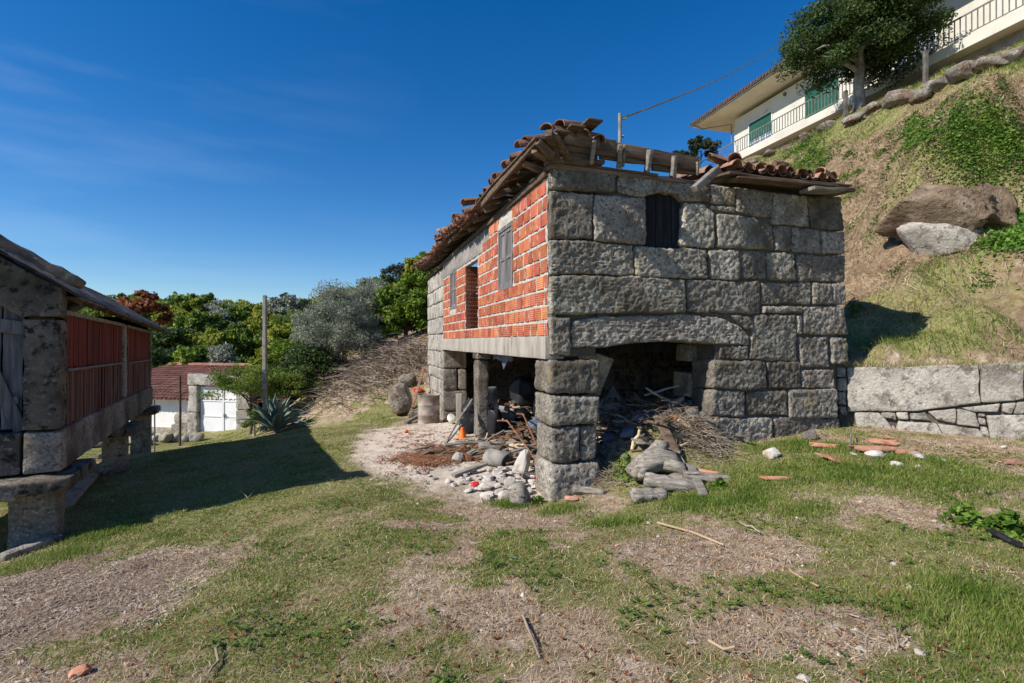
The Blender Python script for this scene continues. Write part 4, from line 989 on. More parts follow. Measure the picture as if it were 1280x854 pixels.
def hwin(px0, px1, py_t, py_b, kind):
    a = hp(px0, py_t, FY); b = hp(px1, py_b, FY); a1 = hp(px0, py_b, FY)
    xa, xb = a[0], b[0]; zt = FZ + 2.25; zb = FZ + .02 if kind != 'window' else FZ + .05
    q = MB(); t = .07
    for (p, r, s, u) in ((xa, xa + t, zb, zt), (xb - t, xb, zb, zt), (xa + t, xb - t, zt - t, zt), (xa + t, xb - t, zb, zb + t)): box(q, p, r, FY - .05, FY - .003, s, u)
    w = q.build('window', M['rail_white' if kind != 'shutter' else 'green_shutter'], WH)
    cut = .42 if kind == 'half' else (1.0 if kind == 'shutter' else 0)
    zs = zt - t - (zt - zb - 2 * t) * (.55 if kind == 'half' else (1 if kind == 'shutter' else 0))
    if zs < zt - t:
        q = MB()
        n_ = int((zt - t - zs) / .09)
        for i_ in range(n_): box(q, xa + t, xb - t, FY - .045 + .0, FY - .02, zt - t - (i_ + 1) * .09 + .008, zt - t - i_ * .09)
        q.build('roller_shutter', M['green_shutter'], w)
        q = MB(); box(q, xa + t, xb - t, FY - .018, FY - .006, zs, zt - t); q.build('shutter_back', M['green_shutter'], w)
    if zs > zb + t + .1:
        q = MB(); box(q, xa + t, xb - t, FY - .02, FY - .006, zb + t, zs); q.build('pane', M['glass'], w)
        q = MB()
        for i_ in range(1, 4): x = xa + t + (xb - xa - 2 * t) * i_ / 4; box(q, x - .02, x + .02, FY - .035, FY - .022, zb + t, zs)
        for i_ in range(1, 5): z_ = zb + t + (zs - zb - t) * i_ / 5; box(q, xa + t, xb - t, FY - .034, FY - .023, z_ - .02, z_ + .02)
        q.build('glazing_bars', M['rail_white'], w)
hwin(936, 966, 130, 172, 'half'); hwin(1007, 1048, 92, 137, 'shutter'); hwin(1120, 1172, 10, 70, 'window')
q = MB(); xx, zz = hp(982, 118, FY); rbox(q, xx, FY - .08, zz, .14, .14, .2, .03, .1); q.build('wall_lamp', M['rail_dark'], WH)
# balustrade: rails and balusters
q = MB(); box(q, 0, 24, .0, .05, FZ + .86, FZ + .91); box(q, 0, 24, .01, .04, FZ + .10, FZ + .13); q.build('handrail', M['rail_dark'], WH)
bal = MB(); box(bal, -.016, .016, -.016, .016, 0, .73); bme = bal.mesh('baluster', M['rail_dark'])
for k in range(118):
    o = bpy.data.objects.new('baluster', bme); C.objects.link(o); o.parent = WH; o.location = (.06 + k * .20, .026, FZ + .13)
# fence posts and wire in front of the house along the crest
for k, (px, py0, py1, mm, lb) in enumerate(((920, 207, 182, 'rail_white', 'leftmost pale concrete post of the hillside fence'), (980, 178, 150, 'rail_white', 'second pale concrete post of the hillside fence'), (1057, 146, 114, 'slate', 'dark fence post on the hill just left of the trunk of the tree'), (1157, 103, 64, 'slate', 'dark fence post on the hill right of the tree near the window'))):
    x, y, z = GP(px, py0); hgt = (py0 - py1) / 640 * y
    q = MB(); rbox(q, 0, 0, hgt / 2 - .1, .13, .13, hgt + .2, .01, .3); solo('fence_post', q, M[mm], lb, 'fence post', (x, y, z), 'posts of the hillside fence')
# ================================================================ shed with the white gate
SA = R(-12); 
gx0 = (250 - 640) / 640 * 20.6; SO = (gx0, 20.6)
SH = thing('shed', 'low outbuilding with red tiled roof and white wall behind the granary', 'shed', (SO[0], SO[1], 0), SA)
zg = CZ - 118 / 640 * 20.6
q = MB(); box(q, -6.5, -.75, .55, 7, zg - .6, zg + 1.45); q.build('wall', M['white_wall'], SH)
q = MB(); box(q, -6.5, -.75, .50, .549, zg - .6, zg + .18); q.build('plinth', M['concrete'], SH)
q = MB(); q.add([(-6.9, .1, zg + 1.40), (3.6, .1, zg + 1.40), (3.6, 5.2, zg + 2.50), (-6.9, 5.2, zg + 2.50), (-6.9, .1, zg + 1.46), (3.6, .1, zg + 1.46), (3.6, 5.2, zg + 2.56), (-6.9, 5.2, zg + 2.56)], [(0, 3, 2, 1), (4, 5, 6, 7), (0, 1, 5, 4), (1, 2, 6, 5), (2, 3, 7, 6), (3, 0, 4, 7)])
sroof = q.build('roof', M['tile_far'], SH)
q = MB()
for x in np.arange(-6.8, 3.6, .21):
    for c in range(15):
        y0 = .02 + c * .345 + rnd.uniform(-.015, .015); sl_ = 1.10 / 5.1
        p0 = (x + rnd.uniform(-.01, .01), y0, zg + 1.45 + (y0 - .1) * sl_ + .05); p1 = (x, y0 + .40, zg + 1.45 + (y0 + .3) * sl_ + .03)
        t_ = np.linspace(0, PI, 4); V_ = []
        for (p, r) in ((p0, .085), (p1, .07)):
            for a_ in t_: V_.append((p[0] + r * math.cos(a_), p[1], p[2] - .03 + r * .8 * math.sin(a_)))
        q.add(V_, [(0, 4, 5, 1), (1, 5, 6, 2), (2, 6, 7, 3)])
o = q.build('roof_tiles', M['tile_far'], sroof); o['kind'] = 'stuff'
q = MB()
for x in np.arange(-6.8, 3.6, .42): tube(q, [(x, 5.22, zg + 2.57), (x + .4, 5.22, zg + 2.58)], [.13, .11], 7)
o = q.build('ridge_tiles', M['tile_far'], sroof); o['kind'] = 'stuff'
q = MB(); box(q, .35, 1.25, 4.2, 4.9, zg + 2.1, zg + 2.85); ch_ = q.build('chimney', M['plaster_old'], SH)
q = MB(); box(q, .22, 1.38, 4.05, 5.05, zg + 3.0, zg + 3.08); box(q, .3, .42, 4.15, 4.95, zg + 2.852, zg + 3.0); box(q, 1.18, 1.3, 4.15, 4.95, zg + 2.852, zg + 3.0); q.build('chimney_cap', M['plaster_old'], ch_)
# granite gateway and the gate
def sst(top, bot, v0, v1, seed): 
    q = MB(); block(q, top, bot, v0, v1, seed=seed, r=.04, res=.09, amp=.03); return q
GW = thing('gateway', 'rough granite gateway with a heavy lintel round the white gate', 'gateway', (SO[0], SO[1], 0), SA)
for k, (t, b) in enumerate([([(-.5, zg + .95), (-.03, zg + .95)], [(-.55, zg - .4), (-.03, zg - .4)]), ([(-.45, zg + 2.02), (-.03, zg + 2.02)], [(-.5, zg + .96), (-.03, zg + .96)]), ([(1.74, zg + 1.1), (2.5, zg + 1.1)], [(1.74, zg - .4), (2.6, zg - .4)]), ([(1.74, zg + 2.02), (2.3, zg + 2.02)], [(1.74, zg + 1.11), (2.5, zg + 1.11)]), ([(-.5, zg + 2.5), (2.4, zg + 2.4)], [(-.5, zg + 2.03), (2.4, zg + 2.03)])]):
    sst(t, b, -.12, .35, 500 + k).build('stone', M['granite_light'], GW, True)
for k in range(7):
    q = MB(); w = rnd.uniform(.35, .6); rbox(q, -.62 - (k % 3) * .3, .25 + .1 * (k // 3), zg + .2 + .42 * (k // 3), w, .4, .45, .08, .1, .06, 4, k); q.build('stone', M['granite'], GW, True)
GT = thing('white_gate', 'white painted double metal gate set in the granite gateway', 'gate', (SO[0], SO[1], 0), SA)
for (a, b) in ((0, 1.04), (1.05, 1.71)):
    q = MB(); box(q, a, b, .055, .075, zg + .03, zg + 1.98); leaf = q.build('gate_leaf', M['white_gate'], GT)
    q = MB(); t = .045
    for z_ in (zg + .03, zg + .78, zg + 1.40, zg + 1.93): box(q, a + t, b - t, .03, .054, z_, z_ + t)
    box(q, a, a + t, .03, .054, zg + .03, zg + 1.98); box(q, b - t, b, .03, .054, zg + .03, zg + 1.98)
    q.build('gate_frame', M['white_gate'], leaf)
q = MB(); rbox(q, 1.12, .015, zg + .85, .05, .04, .16, .01, .2); tube(q, [(1.12, .0, zg + .86), (1.24, -.02, zg + .86)], .014, 6); q.build('handle', M['rail_dark'], GT)
# thin posts left of the gateway
def pole(px, py_top, py_bot, d, r, m, label, name='post', cat='post', base_extra=.3, sq=False):
    x = (px - 640) / 640 * d; z1 = CZ + (427 - py_top) / 640 * d; z0 = gz(x, d)
    q = MB()
    if sq: rbox(q, 0, 0, (z1 - z0) / 2 - base_extra / 2, r * 2, r * 2, z1 - z0 + base_extra, .02, (.1, .1, .3), .012, 3, int(px))
    else: tube(q, [(0, 0, -base_extra), (0.01, 0, (z1 - z0) / 2), (0, 0, z1 - z0)], r, 8)
    solo(name, q, M[m], label, cat, (x, d, z0)); return (x, d, z1)
pole(225, 470, 550, 18.6, .04, 'wood_old', 'thin dark upright post in front of the red tiled roof')
pole(193, 500, 548, 15.5, .02, 'rail_dark', 'slim green metal stake below the far end of the granary')
UP = pole(331, 369, 515, 17.2, .058, 'pole', 'tall grey granite utility pole standing behind the agave', 'utility_pole', 'pole', .5, True)
# wires
def wire(p0, p1, sag, label, r=.012, n=24):
    q = MB(); p0 = np.array(p0); tube(q, curve((0, 0, 0), np.array(p1) - p0, n, sag), r, 5, False); solo('overhead_wire', q, M['rail_dark'], label, 'wire', tuple(p0))
wire(MAST, ((1000 - 640) / 640 * 26, 26, CZ + (427 - 33) / 640 * 26), .35, 'overhead wire rising from the mast on the stone house toward the hilltop house', .016)
wire((UP[0], UP[1], UP[2] - .1), (UP[0] - 6, UP[1] + 16, UP[2] + .2), .5, 'overhead wire running from the granite pole into the trees at left')
wire((UP[0], UP[1], UP[2] - .05), (UP[0] + 3, UP[1] + 12, UP[2] - .3), .3, 'overhead wire running from the granite pole behind the olive tree')
# ================================================================ timber, scrap and rubble round the house
def tob(x, y): return inv(BO, BD, x, y)
def log(px, py, L, r, rz, label, m='wood_log', name='log', cat='log', tilt=0, amp=.25, bend=0, r2=None, n=14, lift=1.0, grp=None, nsc=5):
    x, y, z = GP(px, py); q = MB()
    t = np.linspace(-.5, .5, 12); P = np.stack([t * L, bend * (1 - 4 * t * t), tilt * t * L], -1)
    rr = np.linspace(r, r2 or r * .9, 12); rr[0] *= .9; rr[-1] *= .93; rr[1:-1] *= 1 + .10 * np.sin(np.arange(10) * 1.7 + px)
    tube(q, P, rr, n + 6, True, amp, nsc + 3, int(px), .85)
    return solo(name, q, M[m], label, cat, (x, y, z + r * .75 * lift), grp, True, (0, 0, rz))
def stick(pts, r, m, label, name='stick', cat='stick', z=0, amp=.15, taper=.8, n=7, grp=None):
    """pts: picture points on the ground with a height above it"""
    P = []
    for (px, py, h) in pts:
        x, y, z0 = GP(px, py); P.append((x, y, z0 + h))
    P = np.array(P); c = P[0].copy(); q = MB()
    if len(P) == 2: P = curve(P[0], P[1], 7, 0, .02, int(abs(P[0][0]) * 50))
    rr = np.linspace(r, r * taper, len(P))
    tube(q, P - c, rr, n, True, amp, 6, int(pts[0][0]))
    return solo(name, q, M[m], label, cat, tuple(c), grp, False)
def board(p0, p1, w, t, m, label, name='board', cat='board', up=(0, 0, 1), grp=None):
    A = []
    for (px, py, h) in (p0, p1):
        x, y, z0 = GP(px, py); A.append(np.array((x, y, z0 + h)))
    q = MB(); plank(q, (0, 0, 0), A[1] - A[0], w, t, .006, .01, int(p0[0]), up, .08)
    return solo(name, q, M[m], label, cat, tuple(A[0]), grp, True)
def stone_thing(px, py, d, m, label, seed, name='stone', cat='stone', lift=.3, amp=.3, rz=0, grp=None, n=9, tilt=0):
    x, y, z = GP(px, py); q = MB(); rock(q, (0, 0, 0), d, seed, n, amp, 1.5, None, 16)
    return solo(name, q, M[m], label, cat, (x, y, z + d[2] * lift), grp, n > 11, (tilt, 0, rz))
# logs before the arch
x, y, z = GP(822, 598)
q = MB(); tube(q, [(-.36, -.03, .04), (-.2, 0, .16), (0, .02, .24), (.16, .0, .22), (.30, -.02, .10)], [.12, .17, .20, .16, .09], 18, True, .5, 6, 5, .8)
tube(q, [(-.05, 0, .28), (.06, .05, .40), (.16, .1, .40)], [.11, .09, .04], 12, True, .5, 7, 9); tube(q, [(.05, -.1, .2), (.25, -.16, .16), (.34, -.2, .02)], [.09, .07, .03], 10, True, .5, 8, 11); tube(q, [(-.2, -.06, .12), (-.26, -.2, .05)], [.09, .05], 10, True, .4, 8, 12)
solo('gnarled_stump', q, M['wood_log'], 'large gnarled grey tree stump lying before the arch, biggest of the woodpile', 'stump', (x, y, z), None, True)
log(838, 614, .60, .115, -.15, 'curved grey log with a cut end, in front of the gnarled stump', bend=-.05, tilt=-.12, amp=.22)
log(811, 627, .42, .095, .12, 'short cracked pale log lying nearest the camera in the woodpile', amp=.3, nsc=7)
log(884, 603, .56, .072, -.12, 'pale grey log pointing right out of the woodpile into the grass', amp=.25, tilt=-.1, r2=.07)
board((842, 603, .10), (866, 608, .02), .22, .035, 'wood_log', 'flat grey slab of wood wedged between the stump and the logs', up=(0, -.4, 1))
board((862, 592, .12), (880, 622, .02), .10, .03, 'wood_grey', 'narrow grey offcut sloping down beside the pale log', name='offcut')
log(736, 619, .44, .06, -.45, 'dark furrowed log lying against the foot of the stone pier', amp=.5, bend=.03, nsc=9)
stone_thing(714, 628, (.2, .14, .11), 'terracotta', 'orange earthy lump beside the corner of the stone pier', 3, 'clay_lump', 'lump')
board((821, 545, .26), (846, 580, .10), .13, .035, 'wood_old', 'brown splintered board sloping down out of the arch', up=(0, -1, .8))
stick([(848, 540, .16), (876, 548, .03)], .032, 'wood_fresh', 'pale freshly cut stick with a round end before the right jamb', amp=.1)
stick([(842, 562, .05), (869, 562, .06)], .018, 'wood_fresh', 'short peeled stick lying level among the dry twigs', amp=.05)
stick([(790, 566, .05), (801, 560, .24)], .024, 'wood_fresh', 'pale split stick standing out of the sacks beside the pier', amp=.05)
stick([(843, 562, .12), (850, 580, .10), (862, 592, .02)], .022, 'wood_log', 'crooked grey branch bending down behind the stump', amp=.1)
stick([(838, 515, .10), (852, 512, .16), (862, 510, .20)], .045, 'wood_log', 'thick branch stub with a pale round end inside the arch', amp=.2)
stick([(770, 470, .75), (795, 468, .95)], .014, 'wood_old', 'thin dead branch hanging at the upper left of the arch', amp=.1)
stick([(806, 520, .3), (848, 512, .35)], .018, 'wood_grey', 'forked dry branch lying across the heap inside the arch', amp=.1)
for k, (px, py, w, mt, lb) in enumerate([(765, 552, .30, 'blue_sack', 'left of three dusty blue grey stones beside the pier in the arch'), (785, 548, .32, 'blue_sack', 'middle one of three dusty blue grey stones in the arch'), (802, 530, .34, 'blue_sack', 'right and rearmost of three dusty blue grey stones in the arch'),
        (826, 528, .2, 'rock', 'brown stone half buried in the heap behind the splintered board'), (846, 528, .22, 'rust', 'rust brown stone touching the pale cut stick'), (865, 524, .34, 'rock', 'weathered rock at the foot of the right jamb'), (880, 535, .42, 'rock', 'low pale rock below the lit masonry right of the arch'), (776, 520, .22, 'rock', 'small dark stone at the back left of the arch heap')]):
    stone_thing(px, py, (w, w * .8, w * .7), mt, lb, 50 + k, rz=k, lift=.28)
# umbrella-like dark tarp and boards in the arch
x, y, z = GP(768, 535)
q = MB(); 
fan = [(0, 0, .52)]; 
for a in np.linspace(0, PI, 9): fan.append((.30 * math.cos(a) + .02 * math.sin(9 * a), .12 * math.sin(a) - .05, .30 * math.sin(a) * .9 + .05))
q.add(fan, [(0, i, i + 1) for i in range(1, 9)]); rock(q, (.0, .1, .1), (.5, .2, .3), 5, 8, .3)
for a in np.linspace(.2, 2.9, 5): tube(q, [(0, 0, .50), (.32 * math.cos(a), .08, .05)], .008, 5)
solo('folded_tarp', q, M['grey_plastic'], 'dark folded tarp with ribs slumped inside the arch behind the pier', 'tarp', (x + .05, y + .35, z + .1), None, True)
q = MB(); u_, v_ = 1.05, .95; bx, by = B(u_, v_); rbox(q, 0, 0, 0, .55, .05, .62, .02, .15, .02, 3, 7, rotm(.2, .3, .2)); solo('leaning_slab', q, M['granite_light'], 'pale stone slab leaning high at the left inside the arch', 'slab', (bx, by, 1.62), None, True)
# side opening: pipes, poles, plastic
def bthing(name, u, v, z): x, y = B(u, v); return x, y, z
x, y, z = GP(536, 529)
D = thing('steel_drum', 'rusty open drum with flaking white paint beside the far end of the house', 'drum', (x, y, z - .04))
hD = 38 / 640 * y; rD = 13.5 / 640 * y
q = MB(); n = 28; prof = [(1, 0), (1.04, .02), (1.0, .04), (1.0, .32), (1.05, .345), (1.0, .37), (1.0, .64), (1.05, .665), (1.0, .69), (1.0, .97), (1.05, .985), (1.03, 1.0), (.97, .99), (.96, .1), (.0, .08)]
V_ = []; 
for i_, (r_, h_) in enumerate(prof):
    for j_ in range(n): a_ = 2 * PI * j_ / n; V_.append((rD * r_ * math.cos(a_), rD * r_ * math.sin(a_) * (1 + .03 * math.sin(2 * a_)), hD * h_ + .012 * math.sin(3 * a_) * (h_ > .5)))
F_ = [(i_ * n + j_, i_ * n + (j_ + 1) % n, (i_ + 1) * n + (j_ + 1) % n, (i_ + 1) * n + j_) for i_ in range(len(prof) - 1) for j_ in range(n)]
q.add(V_, F_); q.build('shell', M['drum'], D, True)
def bucket(px, py, R_, H_, rz, label, m='metal', up=False):
    x, y, z = GP(px, py); bt = thing('bucket', label, 'bucket', (x, y, z + (0 if up else R_ * .9)), rz)
    q = MB(); n = 22; prof = [(0, .0), (.72, 0), (.74, .02), (.98, .96), (1.05, .97), (1.05, 1.0), (.95, 1.0), (.70, .04), (0, .035)]
    V_ = []
    for (r_, h_) in prof:
        for j_ in range(n):
            a_ = 2 * PI * j_ / n; p_ = (R_ * r_ * math.cos(a_), R_ * r_ * math.sin(a_), H_ * h_)
            V_.append(p_ if up else (p_[2] - H_ / 2, p_[1], p_[0]))
    q.add(V_, [(i_ * n + j_, i_ * n + (j_ + 1) % n, (i_ + 1) * n + (j_ + 1) % n, (i_ + 1) * n + j_) for i_ in range(len(prof) - 1) for j_ in range(n)]); q.build('shell', M[m], bt, True)
    q = MB(); P_ = [(R_ * 1.05 * math.cos(a_), 0 + R_ * .3 * math.sin(a_), H_ * .97 + R_ * .9 * math.sin(a_)) for a_ in np.linspace(0, PI, 12)]
    P_ = P_ if up else [(p_[2] - H_ / 2, p_[0], p_[1]) for p_ in P_]
    tube(q, P_, .006, 5); q.build('handle', M['metal'], bt)
bucket(537, 527, .16, .28, -2.4, 'dented galvanised bucket tipped over in front of the rusty drum')
q = MB(); rock(q, (0, 0, .12), (.24, .24, .28), 9, 14, .06, 1.5); x, y, z = GP(565, 530); solo('white_jug', q, M['ivory'], 'rounded ivory plastic jug at the foot of the far stone pier', 'jug', (x, y, z), None, True)
x, y, z = GP(574, 531); q = MB(); rbox(q, 0, 0, .36, .15, .12, .76, .02, .1, .01, 4, 2); solo('concrete_post', q, M['concrete'], 'short grey concrete post standing at the far stone pier', 'post', (x, y, z), None, True)
stick([(590, 549, .82), (556, 560, .03)], .022, 'wood_grey', 'long grey pole leaning from the granite pillar down to the left', 'pole', 'pole')
stick([(556, 558, .02), (577, 549, .30)], .022, 'wood_grey', 'second shorter grey stick lying crossed under the leaning pole', 'pole', 'pole')
x, y, z = GP(578, 548); q = MB(); n = 14
V_ = [(.085 * math.cos(a), .085 * math.sin(a), 0.02) for a in np.arange(n) * 2 * PI / n] + [(.03 * math.cos(a), .03 * math.sin(a), .22) for a in np.arange(n) * 2 * PI / n]
q.add(V_, [(j, (j + 1) % n, n + (j + 1) % n, n + j) for j in range(n)]); q.add([(0, 0, .22)] + V_[n:], [(0, 1 + j, 1 + (j + 1) % n) for j in range(n)]); box(q, -.1, .1, -.1, .1, 0, .02)
solo('orange_cone', q, M['orange'], 'small bright orange cone left of the granite pillar', 'cone', (x, y, z), None, True)
stick([(566, 553, .05), (596, 552, .07)], .015, 'wood_fresh', 'thin yellow rod lying on the ground before the orange cone', 'rod', 'rod', amp=0)
stick([(558, 563, .10), (618, 562, .13)], .030, 'wood_grey', 'long straight pale pole lying level in front of the granite pillar', 'pole', 'pole', amp=.05)
log(632, 562, 1.0, .09, .05, 'thick log with a pale sawn end lying across the side opening', 'wood_log', amp=.12, tilt=0.03)
log(646, 566, .28, .10, .05, 'short pale sawn billet at the end of the thick log', 'wood_fresh', 'billet', 'log', amp=.08)
# hollow grey pipe
x, y, z = GP(622, 584); q = MB(); n = 22; Rp = .135; Lp = .42
V_ = []
for (xx, r_) in ((-Lp / 2, Rp), (Lp / 2, Rp), (Lp / 2, Rp * .82), (-Lp / 2, Rp * .82)):
    for j_ in range(n): a_ = 2 * PI * j_ / n; V_.append((xx + .03 * math.sin(a_), r_ * math.cos(a_), r_ * math.sin(a_)))
q.add(V_, [(i_ * n + j_, i_ * n + (j_ + 1) % n, ((i_ + 1) % 4) * n + (j_ + 1) % n, ((i_ + 1) % 4) * n + j_) for i_ in range(4) for j_ in range(n)])
solo('concrete_pipe', q, M['pole'], 'short hollow grey pipe lying open toward the camera on the rubble', 'pipe', (x, y, z + .13), None, True, (0, .05, -.75))
board((566, 598, .03), (608, 588, .10), .10, .05, 'wood_grey', 'long grey plank lying left of the hollow pipe', name='plank', cat='plank')
board((585, 574, .05), (612, 570, .10), .13, .03, 'wood_old', 'short dark board among the scrap under the level pole')
stone_thing(572, 578, (.26, .18, .26), 'granite_light', 'grey jagged stone standing left of the scrap timber', 6, amp=.4)
stone_thing(587, 577, (.22, .16, .15), 'rust', 'dark rusty lump right of the jagged grey stone', 7, 'rusty_lump', 'lump', amp=.5)
# armchair-like grey seat and black plastic bags behind the pillar
x, y = B(.45, 4.55)
AC = thing('old_armchair', 'discarded grey moulded chair showing right of the granite pillar', 'chair', (x, y, .12), BD + .25)
q = MB(); rbox(q, 0, .22, .66, .50, .12, .62, .05, .1, .01, 3, 1, rotm(-.12)); q.build('backrest', M['grey_plastic'], AC, True)
q = MB(); rbox(q, 0, -.05, .38, .52, .50, .12, .04, .12, .01, 3, 2); q.build('seat', M['grey_plastic'], AC, True)
for sx_ in (-1, 1):
    q = MB(); rbox(q, sx_ * .28, .0, .50, .07, .48, .10, .03, .12); q.build('armrest', M['grey_plastic'], AC, True)
    for sy_ in (-1, 1): q = MB(); tube(q, [(sx_ * .24, sy_ * .2, .34), (sx_ * .27, sy_ * .23, -.05)], .028, 8); q.build('leg', M['grey_plastic'], AC, True)
def bag(u, v, zz, d, label, seed, m='black_plastic'):
    x, y = B(u, v); z0 = gz(x, y); q = MB(); rock(q, (0, 0, 0), d, seed, 16, .28, 2.2, None, 3); rock(q, (0, 0, d[2] * .52), (.12, .1, .16), seed + 1, 8, .4, 3)
    solo('rubbish_bag', q, M[m], label, 'bag', (x, y, z0 + d[2] * .42 + zz), None, True)
bag(.30, 4.05, 0, (.44, .40, .62), 'black bag slumped close to the right of the granite pillar', 60)
bag(-.06, 4.62, 0, (.42, .40, .46), 'black bag on the ground just left of the granite pillar', 63)
bag(-.03, 4.72, .36, (.34, .3, .34), 'dark bag stacked on the one left of the granite pillar', 66)
bag(1.5, 5.2, 0, (.9, .8, .7), 'large black bag on the dark heap deep inside the side opening', 69)
bag(1.6, 4.0, 0, (.8, .8, .8), 'dark bag on the heap behind the bent rusty bars', 72)
bag(1.0, 3.3, 0, (.36, .3, .22), 'low blue grey bag on the floor behind the sawn log', 75, 'blue_sack')
log(638, 530, .30, .13, 1.4, 'round of firewood with its pale face turned to the yard, in the side opening', 'wood_log', 'firewood_round', 'log', amp=.08, lift=1.6)
log(652, 527, .30, .12, 1.2, 'second round of firewood right of the first in the side opening', 'wood_log', 'firewood_round', 'log', amp=.1, lift=1.9)
stone_thing(630, 524, (.34, .2, .34), 'rust', 'reddish pitted block of rusted sheet behind the firewood', 9, 'rusty_block', 'scrap', lift=.9, amp=.35)
stick([(622, 556, .46), (634, 560, .50), (660, 574, .16), (672, 580, .0)], .016, 'rust', 'bent rusty bar with its end pointing left above the log', 'rusty_bar', 'bar', amp=0)
stick([(646, 545, .44), (654, 548, .46), (668, 562, .16), (674, 566, .0)], .018, 'rust', 'bent rusty bar leaning on the stone pier, right of the other', 'rusty_bar', 'bar', amp=0)
board((640, 553, .10), (676, 552, .14), .16, .04, 'wood_old', 'brown board lying level inside behind the bent bars')
stick([(606, 556, .0), (609, 549, .12)], .018, 'wood_fresh', 'little pale peg standing at the right foot of the granite pillar', 'peg', 'peg')
# strip of torn cloth under the beam
x, y = B(.16, 2.2)
q = MB(); t = np.linspace(0, 1, 10)
V_ = []; 
for i_, a in enumerate(t): V_ += [(0 + .01 * math.sin(a * 20), a * 1.3, -.03 * math.sin(a * PI)), (.02, a * 1.3, -.03 - .05 - .16 * math.exp(-((a - .42) / .10) ** 2) - .05 * math.sin(a * 17) ** 2)]
q.add(V_, [(2 * i_, 2 * i_ + 1, 2 * i_ + 3, 2 * i_ + 2) for i_ in range(9)]); q.add([(v0[0] + .012, v0[1], v0[2]) for v0 in V_], [(2 * i_, 2 * i_ + 2, 2 * i_ + 3, 2 * i_ + 1) for i_ in range(9)])
o = solo('torn_cloth', q, M['blue_sack'], 'torn strip of faded cloth hanging under the concrete beam', 'cloth', (x, y, 1.86), None, True, (0, 0, BD))
# stump, white plaster rubble, red pieces
x, y, z = GP(650, 630); q = MB(); tube(q, [(.02, 0, -.05), (.0, 0, .08), (-.02, 0, .2), (-.03, 0, .27)], [.13, .135, .12, .09], 14, True, .2, 7, 3)
solo('small_stump', q, M['wood_log'], 'small grey stump standing upright at the edge of the white rubble', 'stump', (x, y, z), None, True)
x, y, z = GP(653, 597); q = MB(); rock(q, (0, 0, .16), (.26, .22, .50), 77, 12, .25, 1.4, rotm(0, .35, .3)); solo('plaster_slab', q, M['chalk'], 'tall pointed piece of white plaster leaning by the pier', 'plaster piece', (x, y, z), None, False)
for k in range(120):
    px = rnd.gauss(628, 22); py = 606 + rnd.gauss(0, 9) - .08 * (px - 628)
    if px > 668 and py < 620: px = 665
    if k > 84: px = rnd.gauss(585, 22); py = rnd.gauss(600, 6)
    x, y, z = GP(px, py); s = abs(rnd.gauss(.085, .04)) + .035
    if k > 84: s *= .55
    q = MB(); rock(q, (0, 0, 0), (s * rnd.uniform(1, 1.6), s, s * rnd.uniform(.3, .7)), 600 + k, 5, .35, 1.6, rotm(rnd.uniform(-.4, .4), rnd.uniform(-.4, .4), rnd.uniform(0, 3)))
    hh = .10 * math.exp(-((px - 640) / 24) ** 2 - ((py - 604) / 12) ** 2)
    solo('rubble_piece', q, M['chalk' if rnd.random() < .62 else 'rubble'], 'broken piece of pale plaster in the rubble left of the stone pier', 'rubble', (x, y, z + s * .2 + hh * rnd.random() * 2), 'plaster rubble beside the pier')
for k, (px, py, s, mt, lb) in enumerate([(593, 608, .13, 'red_plastic', 'red plastic scrap at the left side of the white rubble'), (667, 602, .10, 'red_plastic', 'red plastic scrap against the stone pier'), (628, 606, .12, 'terracotta', 'orange broken tile in the middle of the white rubble'), (636, 596, .10, 'terracotta', 'orange shard just below the hollow pipe'), (507, 541, .12, 'orange', 'small orange pot lying on the white path'), (560, 527, .30, 'terracotta', 'broken terracotta tile in front of the drum'), (523, 490, .3, 'red_plastic', 'red object on the scrap pile behind the drum')]):
    stone_thing(px, py, (s * 1.3, s, s * .6), mt, lb, 80 + k, 'scrap_piece', 'scrap', rz=k, amp=.3, n=7, tilt=.3)
board((515, 512, .05), (530, 478, .5), .10, .04, 'tile', 'orange brown slab leaning on the wall behind the drum', name='leaning_slab', cat='slab')
board((507, 531, .04), (526, 524, .12), .10, .08, 'wood_grey', 'short grey beam lying at the left of the bucket', name='beam', cat='beam')
# boulder left of the house end
stone_thing(502, 520, (.9, .8, 1.15), 'rock', 'tall brown boulder left of the rusty drum at the foot of the bank', 12, 'boulder', 'boulder', lift=.36, amp=.25, n=18)
stone_thing(517, 523, (.5, .45, .35), 'rock', 'smaller grey boulder between the tall one and the drum', 14, 'boulder', 'boulder', lift=.3, amp=.25, n=12)
stone_thing(508, 482, (.8, .6, .5), 'rock', 'upper grey boulder on the bank beside the stone house', 15, 'boulder', 'boulder', lift=.3, amp=.3, n=12)
# scrap in front of the pillar: shared group of chips and bits
q = MB()
for k in range(650):
    px = rnd.gauss(565, 34); py = rnd.gauss(556, 17)
    if px > 668 or py < 528 or py > 612: continue
    x, y, z = GP(px, py); s = rnd.uniform(.012, .05)
    rock(q, (x, y, z + s * .15), (s * rnd.uniform(1, 3), s, s * .5), k, 3, .3, 1.5, rotm(0, 0, rnd.uniform(0, 3)))
q.v = [np.concatenate(q.v)]; o = q.build('scattered_rubble', M['rubble']); tag(o, 'small grey and white fragments strewn over the ground before the side opening', 'rubble', None, 'stuff')
q = MB()
for k in range(160):
    px = rnd.gauss(520, 26); py = rnd.gauss(546, 6)
    if px > 575: continue
    x, y, z = GP(px, py); s = rnd.uniform(.02, .07)
    rock(q, (x, y, z + s * .1), (s * 2, s, s * .3), k, 3, .3, 1.5, rotm(0, 0, rnd.uniform(0, 3)))
o = q.build('tile_fragments', M['terracotta']); tag(o, 'small brown and orange tile fragments on the pale path', 'fragments', None, 'stuff')
q = MB()
